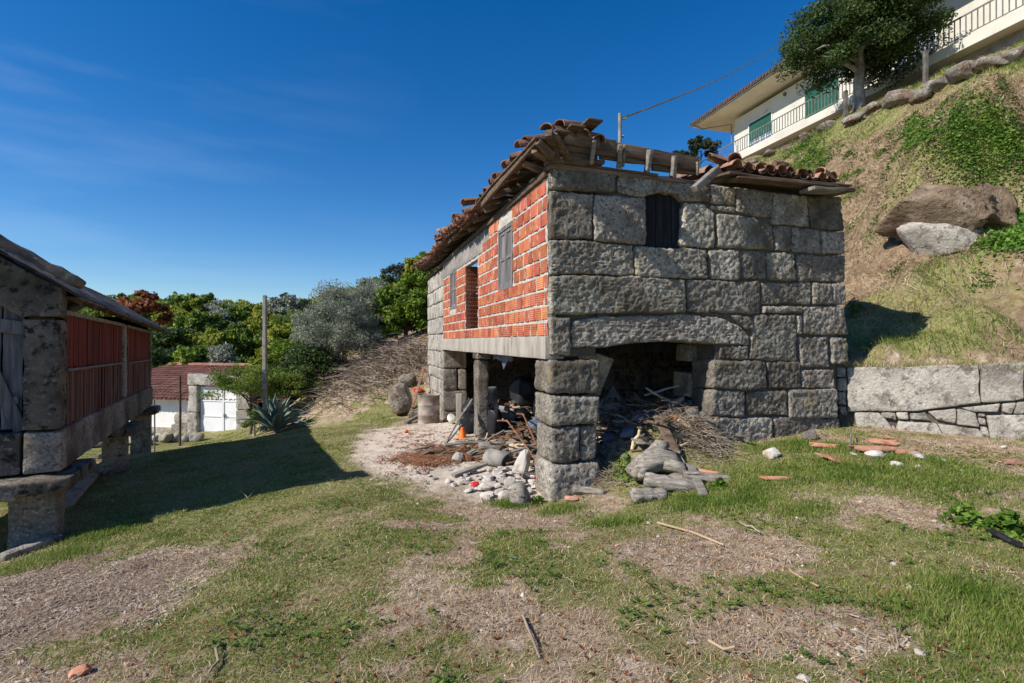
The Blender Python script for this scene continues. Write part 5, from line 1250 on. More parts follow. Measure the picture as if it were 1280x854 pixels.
for k in range(2600):
    px = 545 + rnd.gauss(0, 28); py = 572 + rnd.gauss(0, 7) - .1 * (px - 545)
    x, y, z = GP(px, py) if k % 13 == 0 else (x + rnd.gauss(0, .05), y + rnd.gauss(0, .07), z)
    a = rnd.uniform(0, PI); s = rnd.uniform(.02, .06); w = rnd.uniform(.004, .012); z2 = z + .01 + rnd.uniform(0, .03)
    dx, dy = math.cos(a) * s, math.sin(a) * s; ex, ey = -math.sin(a) * w, math.cos(a) * w
    q.add([(x - dx - ex, y - dy - ey, z2), (x + dx - ex, y + dy - ey, z2 + .01), (x + dx + ex, y + dy + ey, z2 + .012), (x - dx + ex, y - dy + ey, z2)], [(0, 1, 2, 3)])
o = q.build('bark_litter', M['rust']); tag(o, 'rust brown bark and needle litter spread before the granite pillar', 'litter', None, 'stuff')
q = MB()
for k in range(26):      # old dark bark pieces
    px = 548 + rnd.gauss(0, 12); py = 570 + rnd.gauss(0, 4); x, y, z = GP(px, py)
    L_ = rnd.uniform(.15, .45); a = rnd.uniform(-.3, .8); plank(q, (x - L_ / 2 * math.cos(a), y - L_ / 2 * math.sin(a), z + .03), (x + L_ / 2 * math.cos(a), y + L_ / 2 * math.sin(a), z + rnd.uniform(.02, .12)), rnd.uniform(.03, .08), .02, .004, .01, k)
o = q.build('bark_pieces', M['wood_old']); tag(o, 'heap of dark bark strips left of the scrap timber', 'bark', None, 'stuff')
# terracotta shards, stones and bits in the grass right of the arch
stone_thing(965, 572, (.27, .2, .17), 'chalk', 'white angular stone in the grass below the right part of the house', 31, amp=.22)
stone_thing(1013, 551, (.26, .2, .20), 'rock', 'rounded grey stone at the foot of the right corner of the house', 32, amp=.1)
def shard(px, py, w, l, rz, tilt, label, m='terracotta', curved=.0, grp=None):
    x, y, z = GP(px, py); q = MB(); n_ = 7; V_ = []
    for s_ in (0, 1):
        for i_ in range(n_):
            t_ = i_ / (n_ - 1) - .5
            for e_ in (-.5, .5): V_.append((e_ * l + .14 * l * math.sin(i_ * 2.3 + e_ * 3 + px), t_ * w * (1 + .2 * math.sin(px + e_ * 4)), .02 - curved * 4 * t_ * t_ - .014 * s_))
    F_ = [(2 * i_, 2 * i_ + 1, 2 * i_ + 3, 2 * i_ + 2) for i_ in range(n_ - 1)] + [(2 * n_ + 2 * i_, 2 * n_ + 2 * i_ + 2, 2 * n_ + 2 * i_ + 3, 2 * n_ + 2 * i_ + 1) for i_ in range(n_ - 1)]
    F_ += [(2 * i_, 2 * i_ + 2, 2 * n_ + 2 * i_ + 2, 2 * n_ + 2 * i_) for i_ in range(n_ - 1)] + [(2 * i_ + 1, 2 * n_ + 2 * i_ + 1, 2 * n_ + 2 * i_ + 3, 2 * i_ + 3) for i_ in range(n_ - 1)] + [(0, 2 * n_, 2 * n_ + 1, 1), (2 * n_ - 2, 2 * n_ - 1, 4 * n_ - 1, 4 * n_ - 2)]
    q.add(V_, F_); solo('tile_shard', q, M[m], label, 'tile shard', (x, y, z + .012 + curved), grp, False, (tilt * .6, tilt * .4, rz))
shard(1040, 575, .26, .26, .6, .35, 'flat square terracotta tile piece tilted in the grass right of the white stone')
shard(1030, 560, .10, .28, -.3, .1, 'narrow orange shard touching the rounded grey stone', curved=.03)
shard(1090, 565, .16, .46, -.02, .05, 'long pale orange roof tile lying level below the retaining wall', curved=.04)
shard(1104, 556, .12, .30, -.35, .15, 'orange roof tile lying across the end of the long pale one', curved=.04)
shard(1110, 549, .10, .20, .2, .3, 'reddish shard nearest the foot of the retaining wall')
shard(1130, 568, .13, .30, .1, .1, 'pale orange shard right of the long roof tile', curved=.03)
shard(1262, 580, .18, .28, .1, .1, 'flat stack of orange shards near the right edge below the wall', curved=.02)
shard(970, 602, .08, .34, .02, .05, 'thin orange tile edge showing in the grass right of the woodpile', curved=.02)
shard(748, 604, .08, .16, .6, .2, 'small orange chip on the brown litter beside the pier')
shard(885, 594, .10, .24, -.5, .2, 'reddish shard behind the pale grey log', curved=.03)
for k, (px, py, s) in enumerate([(1093, 573, .24), (1150, 574, .18), (1120, 583, .16), (1010, 598, .07), (1148, 585, .12), (908, 560, .06), (1142, 570, .14), (1255, 560, .12), (1068, 570, .10), (1200, 590, .09), (1180, 578, .1)]):
    stone_thing(px, py, (s * 1.3, s * .8, s * .45), 'chalk', 'pale flake of stone scattered in the grass below the retaining wall', 700 + k, 'stone_flake', 'stone flake', rz=k, grp='pale stone flakes in the grass', n=6)
stick([(1062, 566, .05), (1064, 556, .14), (1062, 550, .16)], .012, 'wood_grey', 'short curved stub of stick standing by the long roof tile', amp=0)
stick([(1240, 672, .03), (1275, 690, .05)], .03, 'black_plastic', 'dark broken bar lying in the litter near the right edge', 'dark_bar', 'bar', amp=.1)
stick([(822, 658, .03), (865, 668, .02), (905, 686, .03)], .012, 'straw', 'long pale dead twig on the bare ground in front of the woodpile', 'twig', 'twig', amp=0)
stick([(924, 655, .02), (950, 672, .05)], .009, 'twig', 'dark thin twig in the grass right of the long pale one', 'twig', 'twig', amp=0)
stick([(988, 715, .02), (1022, 738, .02)], .008, 'straw', 'thin straight twig on the bare patch in the right foreground', 'twig', 'twig', amp=0)
stick([(654, 775, .02), (662, 800, .04), (675, 828, .01)], .008, 'twig', 'dark crooked twig in the middle foreground grass', 'twig', 'twig', amp=0)
stick([(276, 812, .02), (262, 850, .03)], .008, 'twig', 'dark twig at the bottom left near the wood chips', 'twig', 'twig', amp=0)
stick([(300, 622, .10), (310, 626, .03), (325, 614, .10)], .006, 'twig', 'forked bare twig sticking up in the shaded grass', 'twig', 'twig', amp=0)
stick([(886, 806, .02), (905, 822, .03), (918, 820, .04)], .008, 'straw', 'pale forked straw stalk in the right foreground', 'twig', 'twig', amp=0)
for k, (px, py, s, mt, lb) in enumerate([(964, 686, .05, 'terracotta', 'small orange chip on the bare ground, right one of two'), (771, 684, .045, 'terracotta', 'small orange chip on bare ground before the woodpile'), (1150, 818, .05, 'chalk', 'small white stone in the near right foreground grass'), (346, 754, .03, 'chalk', 'tiny white stone in the left foreground grass'), (101, 845, .10, 'terracotta', 'curled orange brown dead leaf at the bottom left'), (811, 655, .05, 'chalk', 'small white stone on the bare ground below the woodpile'), (642, 700, .04, 'chalk', 'small white stone in the grass below the rubble')]):
    stone_thing(px, py, (s * 1.4, s, s * .6), mt, lb, 800 + k, 'pebble', 'pebble', n=6, rz=k)
# long curb stones and beams beside the granary legs
def gcurb(p0, p1, w, h, m, label, seed, name='curb_stone', cat='curb stone'):
    A = [np.array(GP(*p)) for p in (p0, p1)]; q = MB(); plank(q, (0, 0, h * .2), A[1] - A[0] + [0, 0, h * .2], w, h, .03, .03, seed, res=.08); solo(name, q, M[m], label, cat, tuple(A[0]), None, True)
gcurb((0, 703), (76, 674), .14, .10, 'granite_light', 'narrow grey curb stone at the foot of the nearest granary leg', 3)
gcurb((80, 636), (124, 586), .2, .10, 'granite_light', 'long pale stone beam on the ground between the first two granary legs', 4, 'stone_beam', 'stone beam')
for k, (px, py, w, h, mt, lb) in enumerate([(118, 560, .8, .5, 'granite_light', 'pale boulder seen between the granary legs'), (170, 556, 1.5, .30, 'granite', 'lower flat slab of the low wall behind the granary legs'), (172, 546, 1.3, .28, 'granite_light', 'upper flat slab of the low wall behind the granary legs'), (210, 553, .6, .45, 'granite', 'dark stone at the right end of the low wall by the granary'), (140, 572, .5, .25, 'granite_light', 'low pale stone on the ground under the middle of the granary')]):
    stone_thing(px, py, (w, .6, h), mt, lb, 90 + k, 'stone', 'stone', lift=.35, amp=.2, n=12)
# low rough wall right of the gateway and under the shed wall
for k in range(9):
    px = 196 + k * 6.5; x, y, z = GP(px, 550); q = MB(); rock(q, (0, 0, 0), (.42, .4, .42), 900 + k, 8, .25); solo('stone', q, M['granite_light'], 'rough pale stone in the low row before the white shed wall', 'stone', ((px - 640) / 640 * 19.4, 19.4, gz((px - 640) / 640 * 19.4, 19.4) + .12), 'stones before the shed wall', True)

# loose debris heaps inside the arch and the side opening
for nm, lb, cu, cv, su, sv, n, seed in (('arch_debris', 'dark mixed debris heaped inside the arch', 1.75, .9, .55, .6, 700, 1), ('cellar_debris', 'dark mixed debris covering the floor of the side opening', 1.2, 3.4, .8, 1.3, 1100, 2)):
    g4 = random.Random(seed); q = MB(); q2 = MB()
    for k in range(n):
        u = g4.gauss(cu, su); v = g4.gauss(cv, sv)
        if u < .2 or (v < .1 and not .8 < u < 2.4) or u > 4.4 or v < -.1 or v > 9: continue
        x, y = B(u, v); z = gz(x, y); s = g4.uniform(.03, .13)
        if k % 3:
            rock(q, (x, y, z + s * .3), (s * g4.uniform(1, 2), s, s * .7), k, 4, .35, 1.5, rotm(g4.uniform(-.5, .5), 0, g4.uniform(0, 3)), 4)
        else:
            a = g4.uniform(0, 6.28); L_ = g4.uniform(.1, .5); plank(q2, (x, y, z + .04), (x + L_ * math.cos(a), y + L_ * math.sin(a), z + .04 + g4.uniform(-.03, .3) * L_), g4.uniform(.02, .08), .02, .004, .004, k, res=.3)
    tag(q.build(nm, M['granite_dark']), lb, 'debris', None, 'stuff')
    tag(q2.build(nm.replace('debris', 'wood_scraps'), M['wood_old']), lb.replace('mixed debris', 'wood scraps'), 'wood scraps', None, 'stuff')

g5 = random.Random(21)
for k in range(34):      # loose scrap boards of the timber pile
    px = g5.gauss(618, 24); py = g5.gauss(566, 11)
    if px > 662 or px < 560 or py < 535: continue
    x, y, z = GP(px, py); L_ = g5.uniform(.2, .75); a = g5.gauss(.2, .6); q = MB()
    plank(q, (0, 0, 0), (L_ * math.cos(a), L_ * math.sin(a), g5.uniform(-.02, .12)), g5.uniform(.04, .11), .025, .004, .008, k)
    solo('scrap_board', q, M[g5.choice(['wood_old', 'wood_grey', 'wood_grey', 'rust'])], 'weathered scrap board in the timber heap between pillar and pier', 'board', (x, y, z + g5.uniform(.03, .12)), 'scrap boards between pillar and pier', True)
for k in range(22):      # boards and branches of the arch heap
    u = g5.uniform(.9, 2.5); v = g5.uniform(.1, 1.3); x, y = B(u, v); z = gz(x, y); L_ = g5.uniform(.25, .7); a = g5.uniform(0, 6.28); q = MB()
    if k % 2: plank(q, (0, 0, 0), (L_ * math.cos(a), L_ * math.sin(a), g5.uniform(-.05, .35) * L_), g5.uniform(.04, .12), .025, .004, .008, k)
    else: tube(q, curve((0, 0, 0), (L_ * math.cos(a), L_ * math.sin(a), g5.uniform(0, .6) * L_), 6, 0, .06, k), np.linspace(.028, .015, 6), 7, True, .2)
    solo('scrap_wood', q, M[g5.choice(['wood_old', 'wood_grey', 'wood_log'])], 'broken piece of wood on the junk heap inside the arch', 'wood', (x, y, z + .05), 'wood scraps on the arch heap', True)
# ================================================================ vegetation
def quads(c, a, b, mb):
    """c centres, a / b half axes -> rhombic leaves"""
    V_ = np.stack([c - a, c - b * .9, c + a, c + b * .9], 1).reshape(-1, 3); n = len(c)
    mb.add(V_, np.arange(4 * n).reshape(-1, 4)); return mb
def rdir(n, up=0): 
    v = rng.normal(size=(n, 3)); v[:, 2] += up; return v / np.linalg.norm(v, axis=1, keepdims=True)
def crown(nc, nl, R_, leaf, cl=.28, seed=0, asp=.5, hollow=.55, low=-.5, jag=.25):
    """leaf cloud: nc clusters spread through an uneven ellipsoid shell, nl leaves each"""
    global rng
    rng = np.random.default_rng(seed); d = rdir(nc); d[:, 2] = np.where(d[:, 2] < low, -d[:, 2], d[:, 2])
    rad = rng.uniform(hollow, 1, nc) ** .6 * (1 + jag * fbm(d * 1.7 + seed, 1, seed, 3) * 2)
    cc = d * rad[:, None] * np.array(R_)
    k = np.repeat(np.arange(nc), nl); n = len(k)
    cs = (rng.uniform(.6, 1.25, nc) * cl)[k][:, None]
    o = rdir(n) * (rng.random(n) ** .5)[:, None] * cs * np.array([1.15, 1.15, .75]) * np.mean(R_)
    c = cc[k] + o
    nrm = rdir(n, .6) + o / (np.mean(R_) * cl) * .5; nrm /= np.linalg.norm(nrm, axis=1, keepdims=True)
    a = np.cross(nrm, rdir(n)); a /= np.linalg.norm(a, axis=1, keepdims=True) + 1e-9; b = np.cross(nrm, a)
    s = (leaf * rng.uniform(.6, 1.3, n))[:, None]
    return quads(c, a * s, b * s * asp, MB())
def limbs(H_, R_, seed, r0=.12, nb=8, z0=.0, cz=None, lean=(0, 0)):
    q = MB(); rr = random.Random(seed); top = np.array([lean[0], lean[1], H_])
    tr = curve((0, 0, -.3), top, 8, 0, .12 * H_ / 4, seed); tube(q, tr, np.linspace(r0, r0 * .45, 8), 9, True, .25, 4, seed)
    for k in range(nb):
        t = rr.uniform(.45, 1); p = tr[int(t * 7)]; a = rr.uniform(0, 2 * PI) if nb else 0
        e = p + np.array([math.cos(a) * R_[0] * .75, math.sin(a) * R_[1] * .75, rr.uniform(.2, .9) * R_[2]])
        tube(q, curve(p, e, 6, -.08 * R_[0], .15, k), np.linspace(r0 * .42, r0 * .1, 6), 6, False)
    return q
def lbl_tree(name, label, cat, loc, crown_mb, crown_m, trunk_mb, trunk_m, cz, group=None, rz=0, crname='crown'):
    t = thing(name, label, cat, loc, rz, group)
    trunk_mb.build('trunk', M[trunk_m], t, True)
    o = crown_mb.build(crname, M[crown_m], t); o.location = (0, 0, cz); return t
# --- tree on the hill in front of the white house
x, y, z = GP(1074, 136); s = y / 640
cw = 86 * s; cz_ = (136 - 42) * s
q = crown(150, 430, (cw * .98, cw * .9, 54 * s), .062, .26, 11, .6, .25, -.85, .08)
lbl_tree('evergreen_tree', 'dense dark evergreen tree with a thick pale trunk in front of the hilltop house', 'tree', (x, y, z - .1), q, 'l_dark', limbs(cz_ * .95, (cw * .9, cw * .9, 40 * s), 4, .27, 12), 'bark_light', cz_)
# --- olive tree
def world_pt(px, py, d): return ((px - 640) / 640 * d, d, CZ + (427 - py) / 640 * d)
def big_tree(name, label, px, py, rpx, rpy, d, m, seed, leaf, nc, nl, trunk='bark', asp=.5, cl=.28, jag=.25, hollow=.5, base=None, low=-.6, cat='tree', r0=.12):
    c = world_pt(px, py, d); s = d / 640; gzv = gz(c[0], c[1])
    q = crown(nc, nl, (rpx * s, rpx * s * .9, rpy * s), leaf, cl, seed, asp, hollow, low, jag)
    return lbl_tree(name, label, cat, (c[0], c[1], gzv), q, m, limbs(max(.5, c[2] - gzv), (rpx * s, rpx * s, rpy * s), seed, r0), trunk, c[2] - gzv)
big_tree('olive_tree', 'large silvery grey olive tree on the bank left of the brick house', 420, 408, 46, 50, 20.5, 'l_olive', 21, .05, 130, 230, 'bark_light', .30, .26, .35, .35, r0=.16)
big_tree('olive_tree', 'smaller silvery olive crown right behind the big olive tree', 455, 402, 32, 48, 22.5, 'l_olive', 22, .055, 80, 200, 'bark_light', .30, .3, .3, .35)
big_tree('broadleaf_tree', 'bright yellow green leafy tree just left of the far end of the stone house', 508, 392, 36, 36, 22.5, 'l_bright', 23, .085, 70, 170, 'bark', .6, .28, .3, .4)
big_tree('broadleaf_tree', 'yellow green tree top rising behind the roof corner of the stone house', 528, 368, 28, 30, 26, 'l_bright', 24, .10, 50, 150, 'bark', .6, .3, .3, .4)
big_tree('dark_shrub', 'big dark green shrub at the foot of the olive tree', 385, 470, 42, 34, 19.5, 'l_dark', 25, .055, 80, 200, cat='shrub', r0=.05)
big_tree('dark_shrub', 'dark shaded shrub between the olive and the brushy bank', 425, 475, 30, 28, 20.5, 'l_dark', 26, .055, 60, 160, cat='shrub', r0=.05)
big_tree('feathery_tree', 'feathery green tree spreading over the lintel of the white gate', 312, 480, 44, 20, 18.3, 'l_mid', 27, .05, 80, 200, asp=.28, cl=.30, jag=.4, cat='tree', r0=.07)
big_tree('feathery_tree', 'feathery green tree right of the granite utility pole', 362, 482, 34, 22, 18.6, 'l_mid', 28, .05, 60, 200, asp=.28, cl=.30, jag=.4, r0=.07)
big_tree('fresh_tree', 'mid green tree crown behind the utility pole and above the feathery one', 372, 445, 40, 24, 21, 'l_bright', 29, .075, 50, 150, jag=.3)
big_tree('low_shrub', 'small bright green shrub between the gate and the agave', 318, 528, 14, 16, 16.6, 'l_mid', 30, .035, 30, 160, cat='shrub', r0=.03)
big_tree('rust_leaved_tree', 'small tree with curled rust brown leaves rising behind the granary roof', 176, 388, 27, 22, 15.5, 'rust_leaf', 31, .07, 34, 60, asp=.7, cl=.28, jag=.5, r0=.05, hollow=.3)
big_tree('pine_tree', 'airy dark pine seen between the stone house roof and the hilltop house', 876, 188, 24, 14, 44, 'l_euc', 32, .14, 26, 110, jag=.6, cl=.30, hollow=.2)
big_tree('pine_tree', 'low dark pine crown left of the other behind the roof line', 848, 196, 16, 8, 46, 'l_euc', 33, .14, 16, 90, jag=.6, cl=.30, hollow=.2)
# --- hillside woods: every tree its own object, meshes shared
protos = []
for k, (mname, leaf, nc, nl, asp) in enumerate((('l_mid', .055, 55, 95, .6), ('l_yel', .06, 50, 90, .6), ('l_dark', .05, 60, 95, .6), ('l_bright', .06, 50, 90, .6), ('l_euc', .045, 30, 70, .5), ('l_yel', .055, 45, 100, .6), ('l_mid', .05, 70, 80, .6), ('l_olive', .05, 50, 100, .5))):
    jag = .55 if mname == 'l_euc' else .3
    cm_ = crown(nc, nl, (.5, .5, .5), leaf, .30, 100 + k, asp, .35, -.6, jag).mesh('crown', M[mname])
    tm_ = limbs(.6, (.4, .4, .3), 100 + k, .03, 6).mesh('trunk', M['bark'])
    protos.append((mname, cm_, tm_))
LBL = {'l_mid': 'mid green broadleaf tree in the woods on the far hillside', 'l_yel': 'yellow green broadleaf tree in the woods on the far hillside', 'l_dark': 'dark green rounded tree in the woods on the far hillside', 'l_bright': 'fresh green tree in the woods on the far hillside',
       'l_euc': 'open crowned pine standing out of the woods on the far hillside', 'l_olive': 'greyish green tree in the woods on the far hillside'}
xs_ = [0, 100, 200, 225, 240, 265, 300, 320, 345, 370, 400, 430, 455, 480, 500, 520, 545, 600, 700]; ys_ = [360, 364, 374, 368, 372, 374, 382, 382, 370, 374, 366, 358, 354, 342, 332, 322, 316, 324, 335]
def far_tree(px, top, w, d, ki, seed):
    mname, cm_, tm_ = protos[ki]; x = (px - 640) / 640 * d; z0 = gz(x, d); zt = CZ + (427 - top) / 640 * d
    W_ = w / 640 * d; ch = min(W_ * 1.15, (zt - z0) * .9) if zt > z0 + 1 else W_
    t = thing('woodland_tree', LBL[mname], 'tree', (x, d, z0), seed * 1.3, 'trees of the far hillside woods: ' + mname.replace('l_', '').replace('yel', 'yellow').replace('euc', 'pine').replace('mid', 'green'))
    o = bpy.data.objects.new('crown', cm_); C.objects.link(o); o.parent = t; o.location = (0, 0, zt - z0 - ch * .5); o.scale = (W_, W_, ch)
    o = bpy.data.objects.new('trunk', tm_); C.objects.link(o); o.parent = t; hh = max(1.0, zt - z0 - ch * .4); o.scale = (hh / .9, hh / .9, hh / .6 * .9)
r5 = random.Random(12); n_ = 0
for d, lo, step, wid in ((62, 0, 17, 34), (50, 6, 19, 38), (41, 20, 22, 42), (33, 40, 26, 46), (27, 62, 34, 48)):
    px = 30 + r5.uniform(0, 10)
    while px < (560 if d > 30 else 400):
        top = np.interp(px, xs_, ys_) + lo + r5.uniform(-5, 8)
        if d == 27 and px < 170: px += step; continue
        ki = r5.choice([0, 1, 3, 5, 6, 2, 7] if d < 60 else [0, 2, 4, 1, 6, 2])
        far_tree(px, top, wid * r5.uniform(.8, 1.25), d + r5.uniform(-2, 2), ki, n_); n_ += 1
        px += step * r5.uniform(.8, 1.2)
for (px, top) in ((228, 369), (345, 372), (322, 384), (470, 352)): far_tree(px, top, 26, 64, 4, n_); n_ += 1
# --- agave
x, y, z = GP(344, 541)
A = thing('agave', 'big grey green agave with arching pointed leaves beside the path', 'plant', (x, y, z - .02))
r6 = random.Random(9)
for k in range(34):
    a = k * 2.4 + r6.uniform(-.2, .2); t0 = k / 34; el = .25 + 1.15 * t0 + r6.uniform(-.1, .1); Ln = (1.25 - .30 * t0) * r6.uniform(.8, 1.1) * 1.12; w = .12
    V_ = []; n = 10; px_ = 0; pz_ = .05; e = el + .25
    for i_ in range(n + 1):
        t = i_ / n; ww = w * (math.sin(PI * min(.98, .18 + t * .8)) ** .8) * (1 - t ** 5)
        for s_ in (-1, -.45, .45, 1): V_.append((px_ * math.cos(a) - s_ * ww * math.sin(a), px_ * math.sin(a) + s_ * ww * math.cos(a), pz_ + abs(s_) ** 2 * ww * .5))
        for s_ in (1, .45, -.45, -1): V_.append((px_ * math.cos(a) - s_ * ww * math.sin(a), px_ * math.sin(a) + s_ * ww * math.cos(a), pz_ + abs(s_) ** 2 * ww * .5 - .022 * (1 - t) * (1 if abs(s_) < .9 else 0) - .002))
        px_ += math.cos(e) * Ln / n; pz_ += math.sin(e) * Ln / n; e -= (1.25 - 1.0 * t0) * (.4 + t) / n * r6.uniform(.9, 1.1)
    F_ = [(i_ * 8 + j_, i_ * 8 + (j_ + 1) % 8, (i_ + 1) * 8 + (j_ + 1) % 8, (i_ + 1) * 8 + j_) for i_ in range(n) for j_ in range(8)]
    q = MB(); q.add(V_, F_); q.build('leaf', M['agave'], A, True)
# --- leafy ground plants on the slope
def patch(px0, px1, py0, py1, n, leaf, m, label, name='ivy_patch', cat='ivy', hmax=.25, seed=0, flat=.5):
    g = np.random.default_rng(seed); q = MB(); C_ = []
    nc = 40
    for k in range(nc):
        px = g.uniform(px0, px1); py = g.uniform(py0, py1)
        if ((px - (px0 + px1) / 2) / (px1 - px0) * 2) ** 2 + ((py - (py0 + py1) / 2) / (py1 - py0) * 2) ** 2 > 1.1: continue
        C_.append(GP(px, py))
    C_ = np.array(C_); k = g.integers(0, len(C_), n); s = g.choice([.08, .12, .18, .28], n)[:, None]
    p = C_[k] + g.normal(size=(n, 3)) * np.array([1, 1, 0.]) * s; p[:, 2] = ground(p[:, 0], p[:, 1]) + g.random(n) ** 1.5 * hmax * (.25 + np.clip(1.5 * (fbm(P3(p[:, 0], p[:, 1]), 2.5, 4, 3) + .3), 0, 1.2))
    nr = g.normal(size=(n, 3)); nr[:, 2] += .8; nr[:, 0] -= .5; nr /= np.linalg.norm(nr, axis=1, keepdims=True)
    a = np.cross(nr, g.normal(size=(n, 3))); a /= np.linalg.norm(a, axis=1, keepdims=True); b = np.cross(nr, a); ss = (leaf * g.uniform(.6, 1.3, n))[:, None]
    c0 = p.mean(0); quads(p - c0, a * ss, b * ss * .7, q); o = q.build(name, M[m], None, loc=tuple(c0)); tag(o, label, cat, None, 'stuff')
patch(1115, 1262, 155, 190, 9000, .034, 'ivy', 'wide patch of fresh green ivy on the hillside above the brown rock ledge', hmax=.28, seed=1)
patch(978, 1030, 178, 222, 6000, .036, 'ivy', 'green ivy on the slope just above the right end of the broken roof', seed=2, hmax=.4)
patch(1228, 1290, 285, 312, 2500, .045, 'weed', 'light green leafy plants at the right edge beside the pale boulder', 'leafy_plants', 'plants', seed=3)
patch(1190, 1280, 178, 215, 4000, .034, 'ivy', 'darker green ivy trailing down at the right edge of the hillside', seed=4)
def weed_clump(px, py, n, h, leaf, label, seed, m='ivy'):
    x, y, z = GP(px, py); g = np.random.default_rng(seed); p = g.normal(size=(n, 3)) * [h * .38, h * .38, 0]; p[:, 2] = g.random(n) * h * np.exp(-(p[:, 0] ** 2 + p[:, 1] ** 2) / (h * .6) ** 2)
    nr = g.normal(size=(n, 3)); nr[:, 2] += .9; nr /= np.linalg.norm(nr, axis=1, keepdims=True); a = np.cross(nr, g.normal(size=(n, 3))); a /= np.linalg.norm(a, axis=1, keepdims=True); b = np.cross(nr, a); ss = (leaf * g.uniform(.6, 1.3, n))[:, None]
    q = MB(); quads(p, a * ss, b * ss * .6, q)
    t = thing('weed_clump', label, 'weeds', (x, y, z)); q.build('leaves', M[m], t, kind='stuff')
    q = MB()
    for k in range(9):
        e = p[k * 7 % n]; tube(q, [(0, 0, -.02), tuple(e * [.5, .5, .6]), tuple(e)], .004, 4, False)
    q.build('stems', M[m], t, kind='stuff')
weed_clump(786, 596, 420, .34, .028, 'bright green weed clump between the pier and the gnarled stump', 1)
weed_clump(884, 520, 160, .20, .026, 'small bright green weed growing on the right jamb of the arch', 2)
weed_clump(672, 630, 160, .14, .022, 'small green weeds at the foot of the pier beside the stump', 3)
weed_clump(1205, 657, 200, .22, .035, 'broad leaved green weed near the right edge of the yard', 4)
weed_clump(1262, 668, 260, .24, .04, 'larger broad leaved green weed at the right edge of the yard', 5)
weed_clump(900, 610, 260, .12, .03, 'low green weeds beside the end of the pale grey log', 6)
weed_clump(1252, 513, 60, .10, .02, 'tiny green fern in a joint of the retaining wall', 7)
# --- grass, straw and chips as real blades
def blades(x, y, z, h, w, lean, m, name, label, cat, seed=0, nx=0, curl=True):
    g = np.random.default_rng(seed); n = len(x); a = g.uniform(0, 2 * PI, n); b = g.uniform(0, 2 * PI, n)
    base = np.stack([x, y, z - .004], -1); side = np.stack([np.cos(a), np.sin(a), 0 * a], -1) * (w / 2)[:, None]
    off = np.stack([np.cos(b), np.sin(b), 0 * b], -1) * (h * lean)[:, None]; off[:, 0] += nx * h
    mid = base + off * .42 + np.array([0, 0, 1.]) * (h * .6 * np.sqrt(np.clip(1.15 - lean ** 2, .03, 1)))[:, None]; tip = base + off + np.array([0, 0, 1.]) * (h * np.sqrt(np.clip(1 - lean ** 2, .01, 1)))[:, None]
    V_ = np.stack([base - side, base + side, mid + side * .7, mid - side * .7, tip], 1).reshape(-1, 3)
    i = np.arange(n) * 5; q = MB(); q.addm(V_, np.stack([i + 3, i + 2, i + 4], -1), np.stack([i, i + 1, i + 2, i + 3], -1))
    o = q.build(name, M[m]); return tag(o, label, cat, None, 'stuff')
def sample(n, d0, d1, pw, seed, xm=1.06):
    g = np.random.default_rng(seed); u = g.random(n); e = 2 - pw
    d = (d0 ** e + u * (d1 ** e - d0 ** e)) ** (1 / e); x = g.uniform(-1, 1, n) * d * xm; return x, d, g
def outside_house(x, y):
    u = (x - BO[0]) * math.cos(BD) + (y - BO[1]) * math.sin(BD); v = -(x - BO[0]) * math.sin(BD) + (y - BO[1]) * math.cos(BD)
    return ~((u > -.1) & (u < 5.2) & (v > -.02) & (v < 11.5))
x, y, g = sample(900000, 2.0, 20, 1.45, 5)
cg, cb, cp, cc, chl = cover(x, y); fine = fbm(P3(x, y), 7, 5, 3)
keep = (g.random(len(x)) < np.clip((cg - .40) * 1.7 + fine * 1.1, 0, .85)) & outside_house(x, y) & (chl < .5)
x, y, cg = x[keep], y[keep], cg[keep]; z = ground(x, y); n = len(x)
tall = np.clip(1 + 1.2 * fbm(P3(x, y), 1.6, 77, 3), .5, 2)
h = g.uniform(.010, .032, n) * tall * np.clip(.5 + y * .1, .7, 1) * (1 + .35 * (y < 5) * 0); w = .0028 + .0009 * y
blades(x, y, z, h, w, g.uniform(.2, .85, n), 'grass', 'lawn_grass', 'short green grass growing in uneven patches over the yard', 'grass', 1)
x, y, g = sample(300000, 2.0, 14, 1.4, 6)
cg, cb, cp, cc, chl = cover(x, y)
keep = (g.random(len(x)) < np.clip(.30 + .8 * (1 - cg), 0, 1) * (1 - cp) * (1 - .7 * cc)) & outside_house(x, y) & (chl < .5)
x, y = x[keep], y[keep]; z = ground(x, y); n = len(x)
blades(x, y, z, g.uniform(.02, .075, n), .0022 + .0006 * y, g.uniform(.86, .999, n), 'straw', 'dry_straw', 'dry straw and dead grass lying in the bare patches of the yard', 'straw', 2)
# clumps of greener, longer grass at the right edge, by the walls and the granary foot
def clumpgrass(spots, n, m, name, label, hr, seed):
    g = np.random.default_rng(seed); X_ = []; 
    for (px, py, r_) in spots:
        cx, cy, _ = GP(px, py); k = int(n * r_); X_.append(np.stack([cx + g.normal(size=k) * r_ * .5, cy + g.normal(size=k) * r_ * .35], -1))
    P_ = np.concatenate(X_); x, y = P_[:, 0], P_[:, 1]; k = outside_house(x, y) if True else None; x, y = x[k], y[k]; z = ground(x, y); n_ = len(x)
    blades(x, y, z, g.uniform(*hr, n_), .004 + .0006 * y, g.uniform(.2, .8, n_), m, name, label, 'grass', seed)
clumpgrass([(1215, 760, .5), (1260, 790, .5), (1185, 735, .3), (770, 655, .3), (700, 640, .3), (640, 632, .3), (935, 600, .6), (1100, 600, .7), (1200, 600, .7), (1010, 590, .6), (60, 700, .5), (120, 670, .4), (1050, 560, .4), (980, 560, .5), (1150, 580, .5), (870, 630, .4), (930, 630, .5), (1000, 640, .4)], 5200, 'grass', 'tufted_grass', 'longer green grass tufts by the walls and at the right of the yard', (.03, .085), 11)
